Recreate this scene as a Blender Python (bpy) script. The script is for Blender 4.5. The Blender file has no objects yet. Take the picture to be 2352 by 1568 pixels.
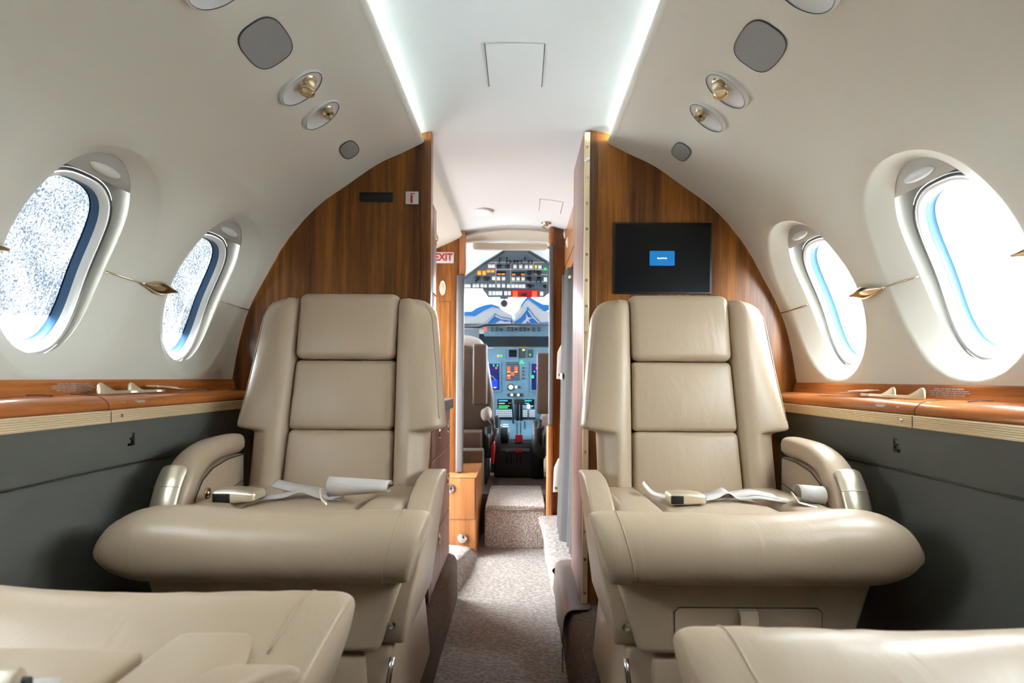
import bpy, bmesh, math, random
from mathutils import Vector, Matrix
random.seed(7)
S = bpy.context.scene
COL = S.collection
PI = math.pi

# ---------------------------------------------------------------- camera
F, VX, VY, ROLL = 1305.0, 1195.0, 868.0, math.radians(.35)
CX, CZ = .019, .94
cam_d = bpy.data.cameras.new('camera'); cam = bpy.data.objects.new('camera', cam_d); COL.objects.link(cam)
cam_d.sensor_width = 36; cam_d.lens = F/2352*36
cam_d.shift_x = -(VX-1176)/2352; cam_d.shift_y = (VY-784)/2352
cam_d.clip_start = .02
cam.matrix_world = Matrix.Translation((CX, 0, CZ)) @ Matrix.Rotation(PI/2, 4, 'X') @ Matrix.Rotation(ROLL, 4, 'Z')
cam_d.dof.use_dof = True; cam_d.dof.focus_distance = 1.5; cam_d.dof.aperture_fstop = 5.0
S.camera = cam
# ---------------------------------------------------------------- world, exposure
S.view_settings.view_transform = 'Standard'; S.view_settings.look = 'None'
S.view_settings.gamma = 1; S.view_settings.use_curve_mapping = False
S.view_settings.exposure = 2.38
w = bpy.data.worlds.new('sky'); S.world = w; w.use_nodes = True
bg = w.node_tree.nodes['Background']; bg.inputs[0].default_value = (.89, .965, 1, 1); bg.inputs[1].default_value = 7.0
S.cycles.use_denoising = True
S.cycles.max_bounces = 7; S.cycles.diffuse_bounces = 4; S.cycles.use_adaptive_sampling = True; S.cycles.adaptive_threshold = .05; S.cycles.transparent_max_bounces = 8
S.cycles.sample_clamp_indirect = 6; S.cycles.caustics_reflective = False; S.cycles.caustics_refractive = False

# ---------------------------------------------------------------- materials
def nodes(name):
    m = bpy.data.materials.new(name); m.use_nodes = True
    return m, m.node_tree.nodes, m.node_tree.links, m.node_tree.nodes['Principled BSDF']
def mat(name, col, rough=.5, metal=0., spec=.5, emit=None, es=1, bump=0, bscale=100, var=0, coat=0):
    m, N, L, P = nodes(name)
    P.inputs['Base Color'].default_value = (*col, 1); P.inputs['Roughness'].default_value = rough
    P.inputs['Metallic'].default_value = metal; P.inputs['Specular IOR Level'].default_value = spec
    P.inputs['Coat Weight'].default_value = coat
    if emit: P.inputs['Emission Color'].default_value = (*emit, 1); P.inputs['Emission Strength'].default_value = es
    if bump or var:
        tc = N.new('ShaderNodeTexCoord'); nz = N.new('ShaderNodeTexNoise'); nz.inputs['Scale'].default_value = bscale
        nz.inputs['Detail'].default_value = 4; L.new(tc.outputs['Object'], nz.inputs['Vector'])
        if bump:
            b = N.new('ShaderNodeBump'); b.inputs['Strength'].default_value = bump; b.inputs['Distance'].default_value = .002
            L.new(nz.outputs['Fac'], b.inputs['Height']); L.new(b.outputs['Normal'], P.inputs['Normal'])
        if var:
            r = N.new('ShaderNodeValToRGB'); r.color_ramp.elements[0].position = .3; r.color_ramp.elements[1].position = .7
            r.color_ramp.elements[0].color = (*[c*(1-var) for c in col], 1); r.color_ramp.elements[1].color = (*[min(1, c*(1+var)) for c in col], 1)
            L.new(nz.outputs['Fac'], r.inputs['Fac']); L.new(r.outputs['Color'], P.inputs['Base Color'])
    return m
def wood(name, scale, dark, mid, light, rough=.32):
    m, N, L, P = nodes(name)
    tc = N.new('ShaderNodeTexCoord'); mp = N.new('ShaderNodeMapping'); mp.inputs['Scale'].default_value = scale
    L.new(tc.outputs['Object'], mp.inputs['Vector'])
    a = N.new('ShaderNodeTexNoise'); a.inputs['Scale'].default_value = 5; a.inputs['Detail'].default_value = 4; a.inputs['Distortion'].default_value = .4
    b = N.new('ShaderNodeTexNoise'); b.inputs['Scale'].default_value = 26; b.inputs['Detail'].default_value = 5; b.inputs['Roughness'].default_value = .7
    for n in (a, b): L.new(mp.outputs['Vector'], n.inputs['Vector'])
    mx = N.new('ShaderNodeMix'); mx.inputs[0].default_value = .45
    L.new(a.outputs['Fac'], mx.inputs[2]); L.new(b.outputs['Fac'], mx.inputs[3])
    r = N.new('ShaderNodeValToRGB'); e = r.color_ramp.elements
    e[0].position = .33; e[0].color = (*dark, 1); e[1].position = .66; e[1].color = (*light, 1)
    k = e.new(.5); k.color = (*mid, 1)
    L.new(mx.outputs[0], r.inputs['Fac']); L.new(r.outputs['Color'], P.inputs['Base Color'])
    P.inputs['Roughness'].default_value = rough; P.inputs['Coat Weight'].default_value = .05; P.inputs['Specular IOR Level'].default_value = .35; P.inputs['Coat Roughness'].default_value = .2
    return m
def carpet(name, c1, c2, sc=(260, 120, 260), bump=1.0):
    m, N, L, P = nodes(name)
    tc = N.new('ShaderNodeTexCoord'); mp = N.new('ShaderNodeMapping'); mp.inputs['Scale'].default_value = sc
    L.new(tc.outputs['Object'], mp.inputs['Vector'])
    v = N.new('ShaderNodeTexVoronoi'); v.inputs['Scale'].default_value = 1; L.new(mp.outputs['Vector'], v.inputs['Vector'])
    n = N.new('ShaderNodeTexNoise'); n.inputs['Scale'].default_value = 1.7; n.inputs['Detail'].default_value = 3; L.new(mp.outputs['Vector'], n.inputs['Vector'])
    mx = N.new('ShaderNodeMix'); mx.inputs[0].default_value = .55; L.new(v.outputs['Distance'], mx.inputs[2]); L.new(n.outputs['Fac'], mx.inputs[3])
    r = N.new('ShaderNodeValToRGB'); e = r.color_ramp.elements
    e[0].position = .35; e[0].color = (*c2, 1); e[1].position = .62; e[1].color = (*c1, 1)
    L.new(mx.outputs[0], r.inputs['Fac']); L.new(r.outputs['Color'], P.inputs['Base Color'])
    b = N.new('ShaderNodeBump'); b.inputs['Strength'].default_value = bump; b.inputs['Distance'].default_value = .004; b.invert = True
    L.new(v.outputs['Distance'], b.inputs['Height']); L.new(b.outputs['Normal'], P.inputs['Normal'])
    P.inputs['Roughness'].default_value = .95; P.inputs['Specular IOR Level'].default_value = .1
    return m
def pane_mat(name, speckled):
    m, N, L, P = nodes(name); out = N['Material Output']; N.remove(P)
    t = N.new('ShaderNodeBsdfTransparent'); t.inputs[0].default_value = (.97, .99, 1, 1)
    g = N.new('ShaderNodeBsdfGlossy'); g.inputs['Roughness'].default_value = .02
    mix = N.new('ShaderNodeMixShader'); mix.inputs[0].default_value = .04
    L.new(t.outputs[0], mix.inputs[1]); L.new(g.outputs[0], mix.inputs[2]); L.new(mix.outputs[0], out.inputs[0])
    if speckled:
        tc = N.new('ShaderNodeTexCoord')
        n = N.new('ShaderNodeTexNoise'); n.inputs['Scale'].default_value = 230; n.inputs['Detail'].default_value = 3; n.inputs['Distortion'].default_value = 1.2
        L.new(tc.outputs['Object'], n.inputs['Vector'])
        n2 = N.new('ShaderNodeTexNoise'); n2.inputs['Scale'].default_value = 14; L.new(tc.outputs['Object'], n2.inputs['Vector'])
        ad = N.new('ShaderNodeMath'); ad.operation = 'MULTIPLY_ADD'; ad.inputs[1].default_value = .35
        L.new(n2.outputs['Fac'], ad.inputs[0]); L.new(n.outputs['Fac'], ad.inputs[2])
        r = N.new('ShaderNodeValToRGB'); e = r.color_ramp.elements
        e[0].position = .56; e[0].color = (.008, .0105, .014, 1); e[1].position = .74; e[1].color = (.040, .041, .042, 1)  # speckled grey tint on the upper pane, clear below a slanted line
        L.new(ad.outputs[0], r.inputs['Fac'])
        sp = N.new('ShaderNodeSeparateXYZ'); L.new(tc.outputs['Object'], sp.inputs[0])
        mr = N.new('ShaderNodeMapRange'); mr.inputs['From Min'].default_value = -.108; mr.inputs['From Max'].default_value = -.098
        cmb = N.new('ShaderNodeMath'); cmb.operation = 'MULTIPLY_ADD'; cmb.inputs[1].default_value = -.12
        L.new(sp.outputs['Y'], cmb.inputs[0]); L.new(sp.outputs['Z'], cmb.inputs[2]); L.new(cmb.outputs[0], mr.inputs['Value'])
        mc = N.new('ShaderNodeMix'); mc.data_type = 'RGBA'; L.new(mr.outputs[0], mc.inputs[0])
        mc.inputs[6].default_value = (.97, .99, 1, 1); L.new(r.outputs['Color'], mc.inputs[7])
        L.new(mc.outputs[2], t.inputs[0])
    return m

def leather_mat(name, col, rough):
    m, N, L, P = nodes(name)
    P.inputs['Base Color'].default_value = (*col, 1); P.inputs['Roughness'].default_value = rough; P.inputs['Specular IOR Level'].default_value = .45
    tc = N.new('ShaderNodeTexCoord')
    a = N.new('ShaderNodeTexNoise'); a.inputs['Scale'].default_value = 700; a.inputs['Detail'].default_value = 3
    c = N.new('ShaderNodeTexNoise'); c.inputs['Scale'].default_value = 7; c.inputs['Detail'].default_value = 5; c.inputs['Distortion'].default_value = 1.3
    mp = N.new('ShaderNodeMapping'); mp.inputs['Scale'].default_value = (2.2, .8, .8); L.new(tc.outputs['Object'], mp.inputs['Vector'])
    L.new(tc.outputs['Object'], a.inputs['Vector']); L.new(mp.outputs['Vector'], c.inputs['Vector'])
    b1 = N.new('ShaderNodeBump'); b1.inputs['Strength'].default_value = .10; b1.inputs['Distance'].default_value = .002
    b2 = N.new('ShaderNodeBump'); b2.inputs['Strength'].default_value = .16; b2.inputs['Distance'].default_value = .012
    L.new(a.outputs['Fac'], b1.inputs['Height']); L.new(c.outputs['Fac'], b2.inputs['Height'])
    L.new(b2.outputs['Normal'], b1.inputs['Normal']); L.new(b1.outputs['Normal'], P.inputs['Normal'])
    return m
M = dict(
    leather=leather_mat('leather', (.45, .345, .24), .36),
    leather_dark=mat('leather_brown', (.13, .10, .085), .45, bump=.15, bscale=500),
    panel=mat('sidewall_vinyl', (.72, .705, .63), .55, bump=.06, bscale=900),
    ceil=mat('ceiling_vinyl', (.76, .77, .77), .6, bump=.04, bscale=900),
    white=mat('white_plastic', (.75, .75, .74), .4),
    greyplastic=mat('window_reveal_plastic', (.21, .205, .195), .45),
    cap=mat('shade_plastic', (.50, .49, .46), .42),
    grey=mat('grey_wall_fabric', (.125, .128, .108), .75, bump=.2, bscale=900),
    speaker=mat('speaker_grille', (.33, .335, .33), .8, bump=.5, bscale=1200),
    gold=mat('champagne_metal', (.74, .62, .42), .22, 1),
    goldsat=mat('satin_champagne', (.86, .77, .60), .30, .85),
    brass=mat('brass_strip', (.92, .76, .50), .45, .5),
    chrome=mat('chrome', (.8, .8, .8), .12, 1),
    alu=mat('grey_metal', (.13, .125, .13), .5, .3),
    black=mat('black_plastic', (.008, .008, .009), .45),
    rubber=mat('dark_gasket', (.05, .048, .045), .5),
    screen=mat('screen_glass', (.004, .005, .007), .25, spec=.35),
    screenblue=mat('lit_blue', (0, .1, .3), .5, emit=(.001, .16, .45), es=.16),
    lit=mat('lit_white', (.8, .8, .8), .5, emit=(.9, .97, 1), es=0.49),
    red=mat('red_paint', (.45, .01, .015), .4),
    signwhite=mat('sign_white', (.62, .58, .57), .4),
    strap=mat('belt_webbing', (.56, .52, .48), .6, bump=.4, bscale=500),
    curtain=mat('curtain_fabric', (.060, .054, .052), .9, bump=.5, bscale=700),
    cablue=mat('cockpit_panel', (.052, .115, .165), .5, var=.15, bscale=8),
    cagrey=mat('overhead_panel', (.075, .10, .125), .5),
    cablack=mat('console_black', (.012, .017, .022), .5),
    fleece=mat('sheepskin', (.62, .60, .57), .95, bump=1, bscale=180),
    shade=mat('sunshade_grey', (.50, .51, .54), .6),
    blue=mat('sunshade_blue', (.003, .16, .52), .45),
    cream=mat('cream_plastic', (.62, .57, .48), .45),
    bezelblue=mat('acrylic_edge', (.035, .095, .19), .35),
    cove=mat('cove_light', (1, 1, 1), .5, emit=(.74, .93, 1), es=26),
    covedim=mat('cove_light_dim', (1, 1, 1), .5, emit=(.74, .93, 1), es=2.5),
    lamp=mat('ceiling_lamp', (1, 1, 1), .5, emit=(1, .86, .6), es=1.8),
    orange=mat('lit_orange', (.5, .1, 0), .5, emit=(1, .17, .01), es=0.6),
    redlit=mat('lit_red', (.5, .02, 0), .5, emit=(1, .06, .02), es=0.5),
    amber=mat('lit_amber', (.5, .3, 0), .5, emit=(1, .5, .05), es=0.8),
    green=mat('lit_green', (0, .4, .05), .5, emit=(.02, .8, .08), es=0.45),
    cyan=mat('lit_cyan', (0, .2, .3), .5, emit=(.05, .5, .8), es=0.4),
    navy=mat('display_navy', (.002, .004, .03), .25, emit=(.002, .008, .10), es=0.21),
    dispblue=mat('display_blue', (0, .02, .3), .3, emit=(.0, .02, .5), es=0.4),
    ground=mat('concrete_apron', (.33, .33, .33), .9, var=.1, bscale=2),
    carpet=carpet('aisle_carpet', (.36, .325, .305), (.20, .17, .152), (62, 120, 62), .7),
    carpetb=carpet('step_carpet', (.25, .20, .165), (.09, .068, .055), (330, 330, 330)),
    carpetbox=carpet('box_carpet', (.66, .59, .54), (.30, .25, .22), (120, 120, 120)),
    wood=wood('walnut_upright', (3.2, 3.2, .16), (.060, .018, .006), (.20, .070, .014), (.40, .145, .022)),
    woody=wood('walnut_lengthwise', (3.5, .16, 3.5), (.20, .055, .015), (.44, .14, .036), (.62, .23, .065), .22),
    woodred=wood('walnut_side', (3.2, 3.2, .12), (.16, .085, .070), (.26, .145, .12), (.34, .20, .165), .38),
    woodlit=wood('walnut_daylit', (3.0, 3.0, .14), (.22, .08, .025), (.36, .145, .05), (.48, .21, .08), .3),  # walnut copy for the entry, daylight put into its lighter colour
    pane=pane_mat('clear_acrylic', False), panespeck=pane_mat('speckled_acrylic', True),
)
def fabric_groove(): pass

# ---------------------------------------------------------------- mesh helpers
def tag(o, label=None, cat=None, group=None, kind=None):
    if label: o['label'] = label
    if cat: o['category'] = cat
    if group: o['group'] = group
    if kind: o['kind'] = kind
    return o
def empty(name, loc=(0, 0, 0), parent=None, rz=0):
    o = bpy.data.objects.new(name, None); o.location = loc; o.rotation_euler = (0, 0, rz); o.empty_display_size = .05
    COL.objects.link(o); o.parent = parent
    return o
def thing(name, label, cat, loc=(0, 0, 0), group=None, rz=0):
    return tag(empty(name, loc, None, rz), label, cat, group)
def off(o):
    v = Vector((0, 0, 0))
    while o is not None: v += o.location; o = o.parent
    return v
def mk(name, vs, fs, m, parent=None, smooth=True, flip=False):
    """verts are given in scene coordinates; they are stored relative to the parent empty (rotated parents get raw local verts)"""
    me = bpy.data.meshes.new(name)
    o = bpy.data.objects.new(name, me)
    if parent is not None:
        o.parent = parent
    base = PIVOT if PIVOT is not None else (off(parent) if parent is not None else Vector((0, 0, 0)))
    vs = [Vector(v) for v in vs]
    if MIR: vs = [Vector((-v.x, v.y, v.z)) for v in vs]
    if parent is None:
        c = Vector((sum(v.x for v in vs)/len(vs), sum(v.y for v in vs)/len(vs), min(v.z for v in vs)))
        o.location = c; base = c
    me.from_pydata([v-base for v in vs], [], fs)
    bm = bmesh.new(); bm.from_mesh(me); bmesh.ops.recalc_face_normals(bm, faces=bm.faces)
    bm.to_mesh(me); bm.free()
    if smooth: me.polygons.foreach_set('use_smooth', [True]*len(me.polygons))
    me.materials.append(m); COL.objects.link(o)
    return o
PIVOT = None; MIR = False
def merge(*parts):
    vs, fs = [], []
    for v, f in parts:
        n = len(vs); vs += list(v); fs += [[i+n for i in q] for q in f]
    return vs, fs
def bevel(o, w=.004, seg=3, ang=35):
    b = o.modifiers.new('bevel', 'BEVEL'); b.width = w; b.segments = seg; b.limit_method = 'ANGLE'; b.angle_limit = math.radians(ang)
    b.harden_normals = False
    return o
def subd(o, n=1):
    s = o.modifiers.new('subd', 'SUBSURF'); s.levels = n; s.render_levels = n; return o
def smooth_by(o, ang=35):
    me = o.data
    me.set_sharp_from_angle(angle=math.radians(ang)) if hasattr(me, 'set_sharp_from_angle') else None
    return o
def boxg(x, y, z):
    vs = [(x[i], y[j], z[k]) for i in (0, 1) for j in (0, 1) for k in (0, 1)]
    return vs, [[0, 1, 3, 2], [4, 6, 7, 5], [0, 4, 5, 1], [2, 3, 7, 6], [0, 2, 6, 4], [1, 5, 7, 3]]
def box(name, x, y, z, m, parent=None, bv=.003):
    o = mk(name, *boxg(x, y, z), m, parent, smooth=bv > 0)
    if bv: bevel(o, bv)
    return o
def prismg(pts, a, b, axis='y'):
    """polygon extruded along an axis; pts are in the two other axes in xyz order"""
    def P(p, t): return (t, p[0], p[1]) if axis == 'x' else (p[0], t, p[1]) if axis == 'y' else (p[0], p[1], t)
    n = len(pts)
    vs = [P(p, a) for p in pts]+[P(p, b) for p in pts]
    return vs, [list(range(n))[::-1], list(range(n, 2*n))]+[[i, (i+1) % n, n+(i+1) % n, n+i] for i in range(n)]
def prism(name, pts, a, b, m, parent=None, axis='y', bv=0, smooth=None):
    o = mk(name, *prismg(pts, a, b, axis), m, parent, smooth=bv > 0 if smooth is None else smooth)
    if bv: bevel(o, bv)
    elif smooth: smooth_by(o)
    return o
def loftg(rings, closed=True, cap=True, wrap=False):
    n = len(rings[0]); vs = [p for r in rings for p in r]; fs = []
    R = len(rings)
    for i in range(R if wrap else R-1):
        i2 = (i+1) % R
        for j in range(n if closed else n-1):
            k = (j+1) % n; fs.append([i*n+j, i*n+k, i2*n+k, i2*n+j])
    if cap and not wrap: fs += [list(range(n))[::-1], [(R-1)*n+j for j in range(n)]]
    return vs, fs
def loft(name, rings, m, parent=None, closed=True, cap=True, smooth=True, wrap=False):
    return mk(name, *loftg(rings, closed, cap, wrap), m, parent, smooth)
def frame_of(n):
    n = Vector(n).normalized(); a = Vector((0, 0, 1)) if abs(n.z) < .9 else Vector((1, 0, 0))
    u = n.cross(a).normalized(); return u, n.cross(u).normalized(), n
def latheg(c, n, prof, seg=24, u=None, sx=1, sy=1):
    """prof: (radius, height along n)"""
    a, b, n = frame_of(n)
    if u is not None: a = (Vector(u)-Vector(u).dot(n)*n).normalized(); b = n.cross(a)
    c = Vector(c); rings = []
    for r, h in prof: rings.append([c+n*h+a*(math.cos(t*2*PI/seg)*r*sx)+b*(math.sin(t*2*PI/seg)*r*sy) for t in range(seg)])
    return loftg(rings)
def lathe(name, c, n, prof, m, parent=None, seg=24, u=None, sx=1, sy=1, smooth=True):
    o = mk(name, *latheg(c, n, prof, seg, u, sx, sy), m, parent, smooth)
    if smooth: smooth_by(o, 40)
    return o
def tubeg(pts, r, seg=10):
    pts = [Vector(p) for p in pts]; rings = []; rr = r if isinstance(r, (list, tuple)) else [r]*len(pts)
    up = None
    for i, p in enumerate(pts):
        d = (pts[min(i+1, len(pts)-1)]-pts[max(i-1, 0)]).normalized()
        if up is None: up = frame_of(d)[0]
        a = (up-up.dot(d)*d).normalized(); up = a; b = d.cross(a)
        rings.append([p+a*math.cos(2*PI*t/seg)*rr[i]+b*math.sin(2*PI*t/seg)*rr[i] for t in range(seg)])
    return loftg(rings)
def tube(name, pts, r, m, parent=None, seg=10): return mk(name, *tubeg(pts, r, seg), m, parent)
def ribbong(pts, wdir, w, t):
    """flat strap along pts, width along wdir"""
    pts = [Vector(p) for p in pts]; wd = Vector(wdir).normalized(); rings = []
    for i, p in enumerate(pts):
        d = (pts[min(i+1, len(pts)-1)]-pts[max(i-1, 0)]).normalized(); n = d.cross(wd).normalized()*t/2; q = wd*w/2
        rings.append([p-q-n, p+q-n, p+q+n, p-q+n])
    return loftg(rings)
def ribbon(name, pts, wdir, w, t, m, parent=None):
    o = mk(name, *ribbong(pts, wdir, w, t), m, parent); smooth_by(o, 40); return o
def spl(ctrl, n=8, closed=False):
    """Catmull-Rom through control points"""
    c = [Vector(p) for p in ctrl]; out = []; K = len(c)
    for i in range(K if closed else K-1):
        p0 = c[(i-1) % K] if closed or i else c[0]; p1 = c[i]; p2 = c[(i+1) % K]; p3 = c[(i+2) % K] if closed or i+2 < K else c[-1]
        for j in range(n):
            t = j/n
            out.append(.5*((2*p1)+(-p0+p2)*t+(2*p0-5*p1+4*p2-p3)*t*t+(-p0+3*p1-3*p2+p3)*t**3))
    if not closed: out.append(c[-1])
    return out
def rboxg(a, b, c, r, warp, N=8, bulge=0, M_=4):
    """cushion: rounded box half sizes a,b,c, corner radius r; bulge lifts the +c face; warp maps local to scene"""
    r = min(r, a, b, c)
    def ax(h):
        s = [-h+r*(1-math.cos(PI/2*i/M_)) for i in range(M_)]
        inn = [-h+r+(2*h-2*r)*i/N for i in range(N+1)]
        return [(v, v) for v in inn]
    # sphere-like corner mapping from a subdivided cube
    def sub(h):
        L_ = [-1+i/M_ for i in range(M_)]
        out = [(-(h-r), -math.tan(PI/4*(1-i/M_))) for i in range(M_)]
        out += [(-(h-r)+2*(h-r)*i/N, 0) for i in range(N+1)]
        out += [((h-r), math.tan(PI/4*(i+1)/M_)) for i in range(M_)]
        return out
    A, B, C = sub(a), sub(b), sub(c)
    vs, fs, idx = [], [], {}
    def V(p, d):
        D = Vector(d)
        D.normalize()
        q = Vector(p)+D*r
        if bulge and q.z > 0:
            k = max(0, 1-(q.x/a)**2)*max(0, 1-(q.y/b)**2); q.z += bulge*k**.6
        key = (round(q.x, 6), round(q.y, 6), round(q.z, 6))
        if key not in idx: idx[key] = len(vs); vs.append(warp(q.x, q.y, q.z))
        return idx[key]
    def face(P, Q, mkp):
        for i in range(len(P)-1):
            for j in range(len(Q)-1):
                f = [mkp(P[i], Q[j]), mkp(P[i+1], Q[j]), mkp(P[i+1], Q[j+1]), mkp(P[i], Q[j+1])]
                g = []
                for k in f:
                    if k not in g: g.append(k)
                if len(g) > 2: fs.append(g)
    for s in (-1, 1):
        face(A, B, lambda p, q: V((p[0], q[0], s*(c-r)), (p[1], q[1], s)))
        face(A, C, lambda p, q: V((p[0], s*(b-r), q[0]), (p[1], s, q[1])))
        face(B, C, lambda p, q: V((s*(a-r), p[0], q[0]), (s, p[1], q[1])))
    return vs, fs
def pad(name, a, b, c, r, warp, m, parent, bulge=0, N=8): return mk(name, *rboxg(a, b, c, r, warp, N, bulge), m, parent)
def text(name, body, size, M4, m, parent=None, align='CENTER', ext=.0003, sx=1, ls=1, wt=0):
    cu = bpy.data.curves.new(name, 'FONT'); cu.body = body; cu.size = size; cu.align_x = align; cu.align_y = 'CENTER'; cu.extrude = ext
    cu.space_line = ls; cu.offset = wt
    tmp = bpy.data.objects.new(name, cu); COL.objects.link(tmp)
    me = bpy.data.meshes.new_from_object(tmp.evaluated_get(bpy.context.evaluated_depsgraph_get()))
    bpy.data.objects.remove(tmp); me.materials.clear(); me.materials.append(m)
    o = bpy.data.objects.new(name, me); COL.objects.link(o)
    if parent is not None:
        o.parent = parent; M4 = Matrix.Translation(-off(parent)) @ M4
    o.matrix_local = M4 @ Matrix.Diagonal((sx, 1, 1, 1))
    return o
def axes(o, x, y):
    x = Vector(x).normalized(); y = (Vector(y)-Vector(y).dot(x)*x).normalized(); z = x.cross(y)
    m = Matrix((x, y, z)).transposed().to_4x4(); m.translation = Vector(o); return m
# a viewing ray meets a real plane (used to read sizes off the photograph)
def ray(px, py):
    u, v = px-VX, py-VY; c, s = math.cos(ROLL), math.sin(ROLL)
    return (u*c+v*s)/F, -(-u*s+v*c)/F
def at(px, py, Y):
    a, b = ray(px, py); return Vector((CX+a*Y, Y, CZ+b*Y))
def onp(px, py, p0, n):
    a, b = ray(px, py); d = Vector((a, 1, b)); n = Vector(n); o = Vector((CX, 0, CZ))
    return o+d*((Vector(p0)-o).dot(n)/d.dot(n))

# ---------------------------------------------------------------- fuselage cross-section
PROF = spl([(.312, 1.703, 0), (.369, 1.675, 0), (.452, 1.636, 0), (.552, 1.567, 0), (.636, 1.507, 0), (.71, 1.432, 0), (.765, 1.358, 0), (.812, 1.272, 0),
            (.844, 1.214, 0), (.869, 1.161, 0), (.889, 1.104, 0), (.908, 1.024, 0), (.924, .924, 0)], 8)
LEN = [0]
for i in range(1, len(PROF)): LEN.append(LEN[-1]+(PROF[i]-PROF[i-1]).length)
SMAX = LEN[-1]; S0 = -.025   # arc offset so that s matches the survey (which began a little higher)
def prof(s):
    s = s+S0
    if s <= 0: i = 0
    elif s >= SMAX: i = len(LEN)-2
    else:
        i = 0
        while LEN[i+1] < s: i += 1
    t = (s-LEN[i])/(LEN[i+1]-LEN[i])
    p = PROF[i].lerp(PROF[i+1], t)
    if 0 < i < len(LEN)-2:
        d = (PROF[i+1]-PROF[i]).normalized().lerp((PROF[i+2]-PROF[i+1]).normalized() if t > .5 else (PROF[i]-PROF[i-1]).normalized(), abs(t-.5))
    else: d = PROF[i+1]-PROF[i]
    d.normalize()
    return p.x, p.y, Vector((-d.y, d.x, 0))   # outward normal in (x,z)
def wp(Y, s, d, side):
    x, z, n = prof(s); return Vector((side*(x+n.x*d), Y, z+n.y*d))
def wframe(Y, s, side):
    x, z, n = prof(s); nn = Vector((-side*n.x, 0, -n.y)); t = Vector((side*n.y, 0, -n.x))
    return Vector((side*x, Y, z)), nn, t     # point, normal into the cabin, direction of growing s
SEND = SMAX-S0
WY = [1.617-.482*i for i in range(7)]; HY = .241
WSC = .809; RIM = (.123, .207)
YA, YB, YE = 1.617+.241, 1.90, 3.10      # bulkhead front, back, end of entry
YBACK = WY[-1]-HY

def sidewall(side):
    parts = []
    st = .50; n1, n2 = 12, 16
    # upper plain strip
    def strip(y0, y1, s0, s1, ns, ny=2, d=0):
        return loftg([[wp(y0+(y1-y0)*j/ny, s0+(s1-s0)*i/ns, d, side) for j in range(ny+1)] for i in range(ns+1)], closed=False, cap=False)
    for yc in WY: parts.append(strip(yc-HY, yc+HY, -S0, st+.004, 24, 1, .0006))
    for yc in WY:
        per = []
        for i in range(n1): per.append((-HY+2*HY*i/n1, st-WSC))
        for i in range(n2): per.append((HY, st-WSC+(SEND-st)*i/n2))
        for i in range(n1): per.append((HY-2*HY*i/n1, SEND-WSC))
        for i in range(n2): per.append((-HY, SEND-WSC-(SEND-st)*i/n2))
        # subdivide for a smooth rim
        per2 = []
        for i in range(len(per)):
            a, b = per[i], per[(i+1) % len(per)]; per2 += [a, ((a[0]+b[0])/2, (a[1]+b[1])/2)]
        rings = []
        ts = [0, .12, .3, .5, .7, .85, 1]
        def el(p, t):
            hs = (WSC-st) if p[1] < 0 else (SEND-WSC)
            an = math.atan2(p[1]/hs, p[0]/HY)
            c, s = math.cos(an), math.sin(an)
            r0 = (abs(c)**2.2+abs(s)**2.2)**(-1/2.2)
            ay = RIM[0]+t*.066; as_ = RIM[1]+t*(.040 if p[1] > 0 else .030)
            return yc+ay*c*r0, WSC+as_*s*r0
        rings.append([wp(*el(p, .18), .046, side) for p in per2])
        for t in ts: rings.append([wp(*el(p, t), .036*(1-t)**.95, side) for p in per2])
        outer = [el(p, 1) for p in per2]
        for k in (.4, .75, 1):
            rings.append([wp(o[0]*(1-k)+(yc+p[0])*k, o[1]*(1-k)+(WSC+p[1])*k, 0, side) for o, p in zip(outer, per2)])
        parts.append(loftg(rings, closed=True, cap=False))
    # forward of the bulkhead
    s_low = SEND if side > 0 else .50
    parts.append(strip(YA-.003, 2.5, -S0, SEND, 40, 1, .0008)); parts.append(strip(2.497, YE+.02, -S0, s_low, 30, 1, .0016))
    if side < 0: pass
    # rounded lip at the cove
    lip = [(.3125, 1.7025), (.305, 1.7065), (.3005, 1.711), (.3005, 1.716), (.305, 1.719), (.315, 1.718), (.345, 1.705), (.43, 1.685)]
    for y0, y1, dx in [(yc-HY, yc+HY, 0) for yc in WY]+[(YA-.003, 2.5, .0008), (2.497, YE+.02, .0016)]:
        parts.append(loftg([[(side*(x+dx*.5), y0, z+dx*.9), (side*(x+dx*.5), y1, z+dx*.9)] for x, z in lip], closed=False, cap=False))
    v, f = merge(*parts)
    o = mk('wall_left' if side < 0 else 'wall_right', v, f, M['panel'])
    bm = bmesh.new(); bm.from_mesh(o.data); bmesh.ops.remove_doubles(bm, verts=bm.verts, dist=.0004)
    bmesh.ops.recalc_face_normals(bm, faces=bm.faces); bm.to_mesh(o.data); bm.free()
    o.data.set_sharp_from_angle(angle=math.radians(50))
    tag(o, kind='structure', label='curved off-white upper sidewall on the %s of the cabin' % ('left' if side < 0 else 'right'))
    # outer skin that keeps daylight out everywhere but the openings
    return o
for sd in (-1, 1): sidewall(sd)

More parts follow.
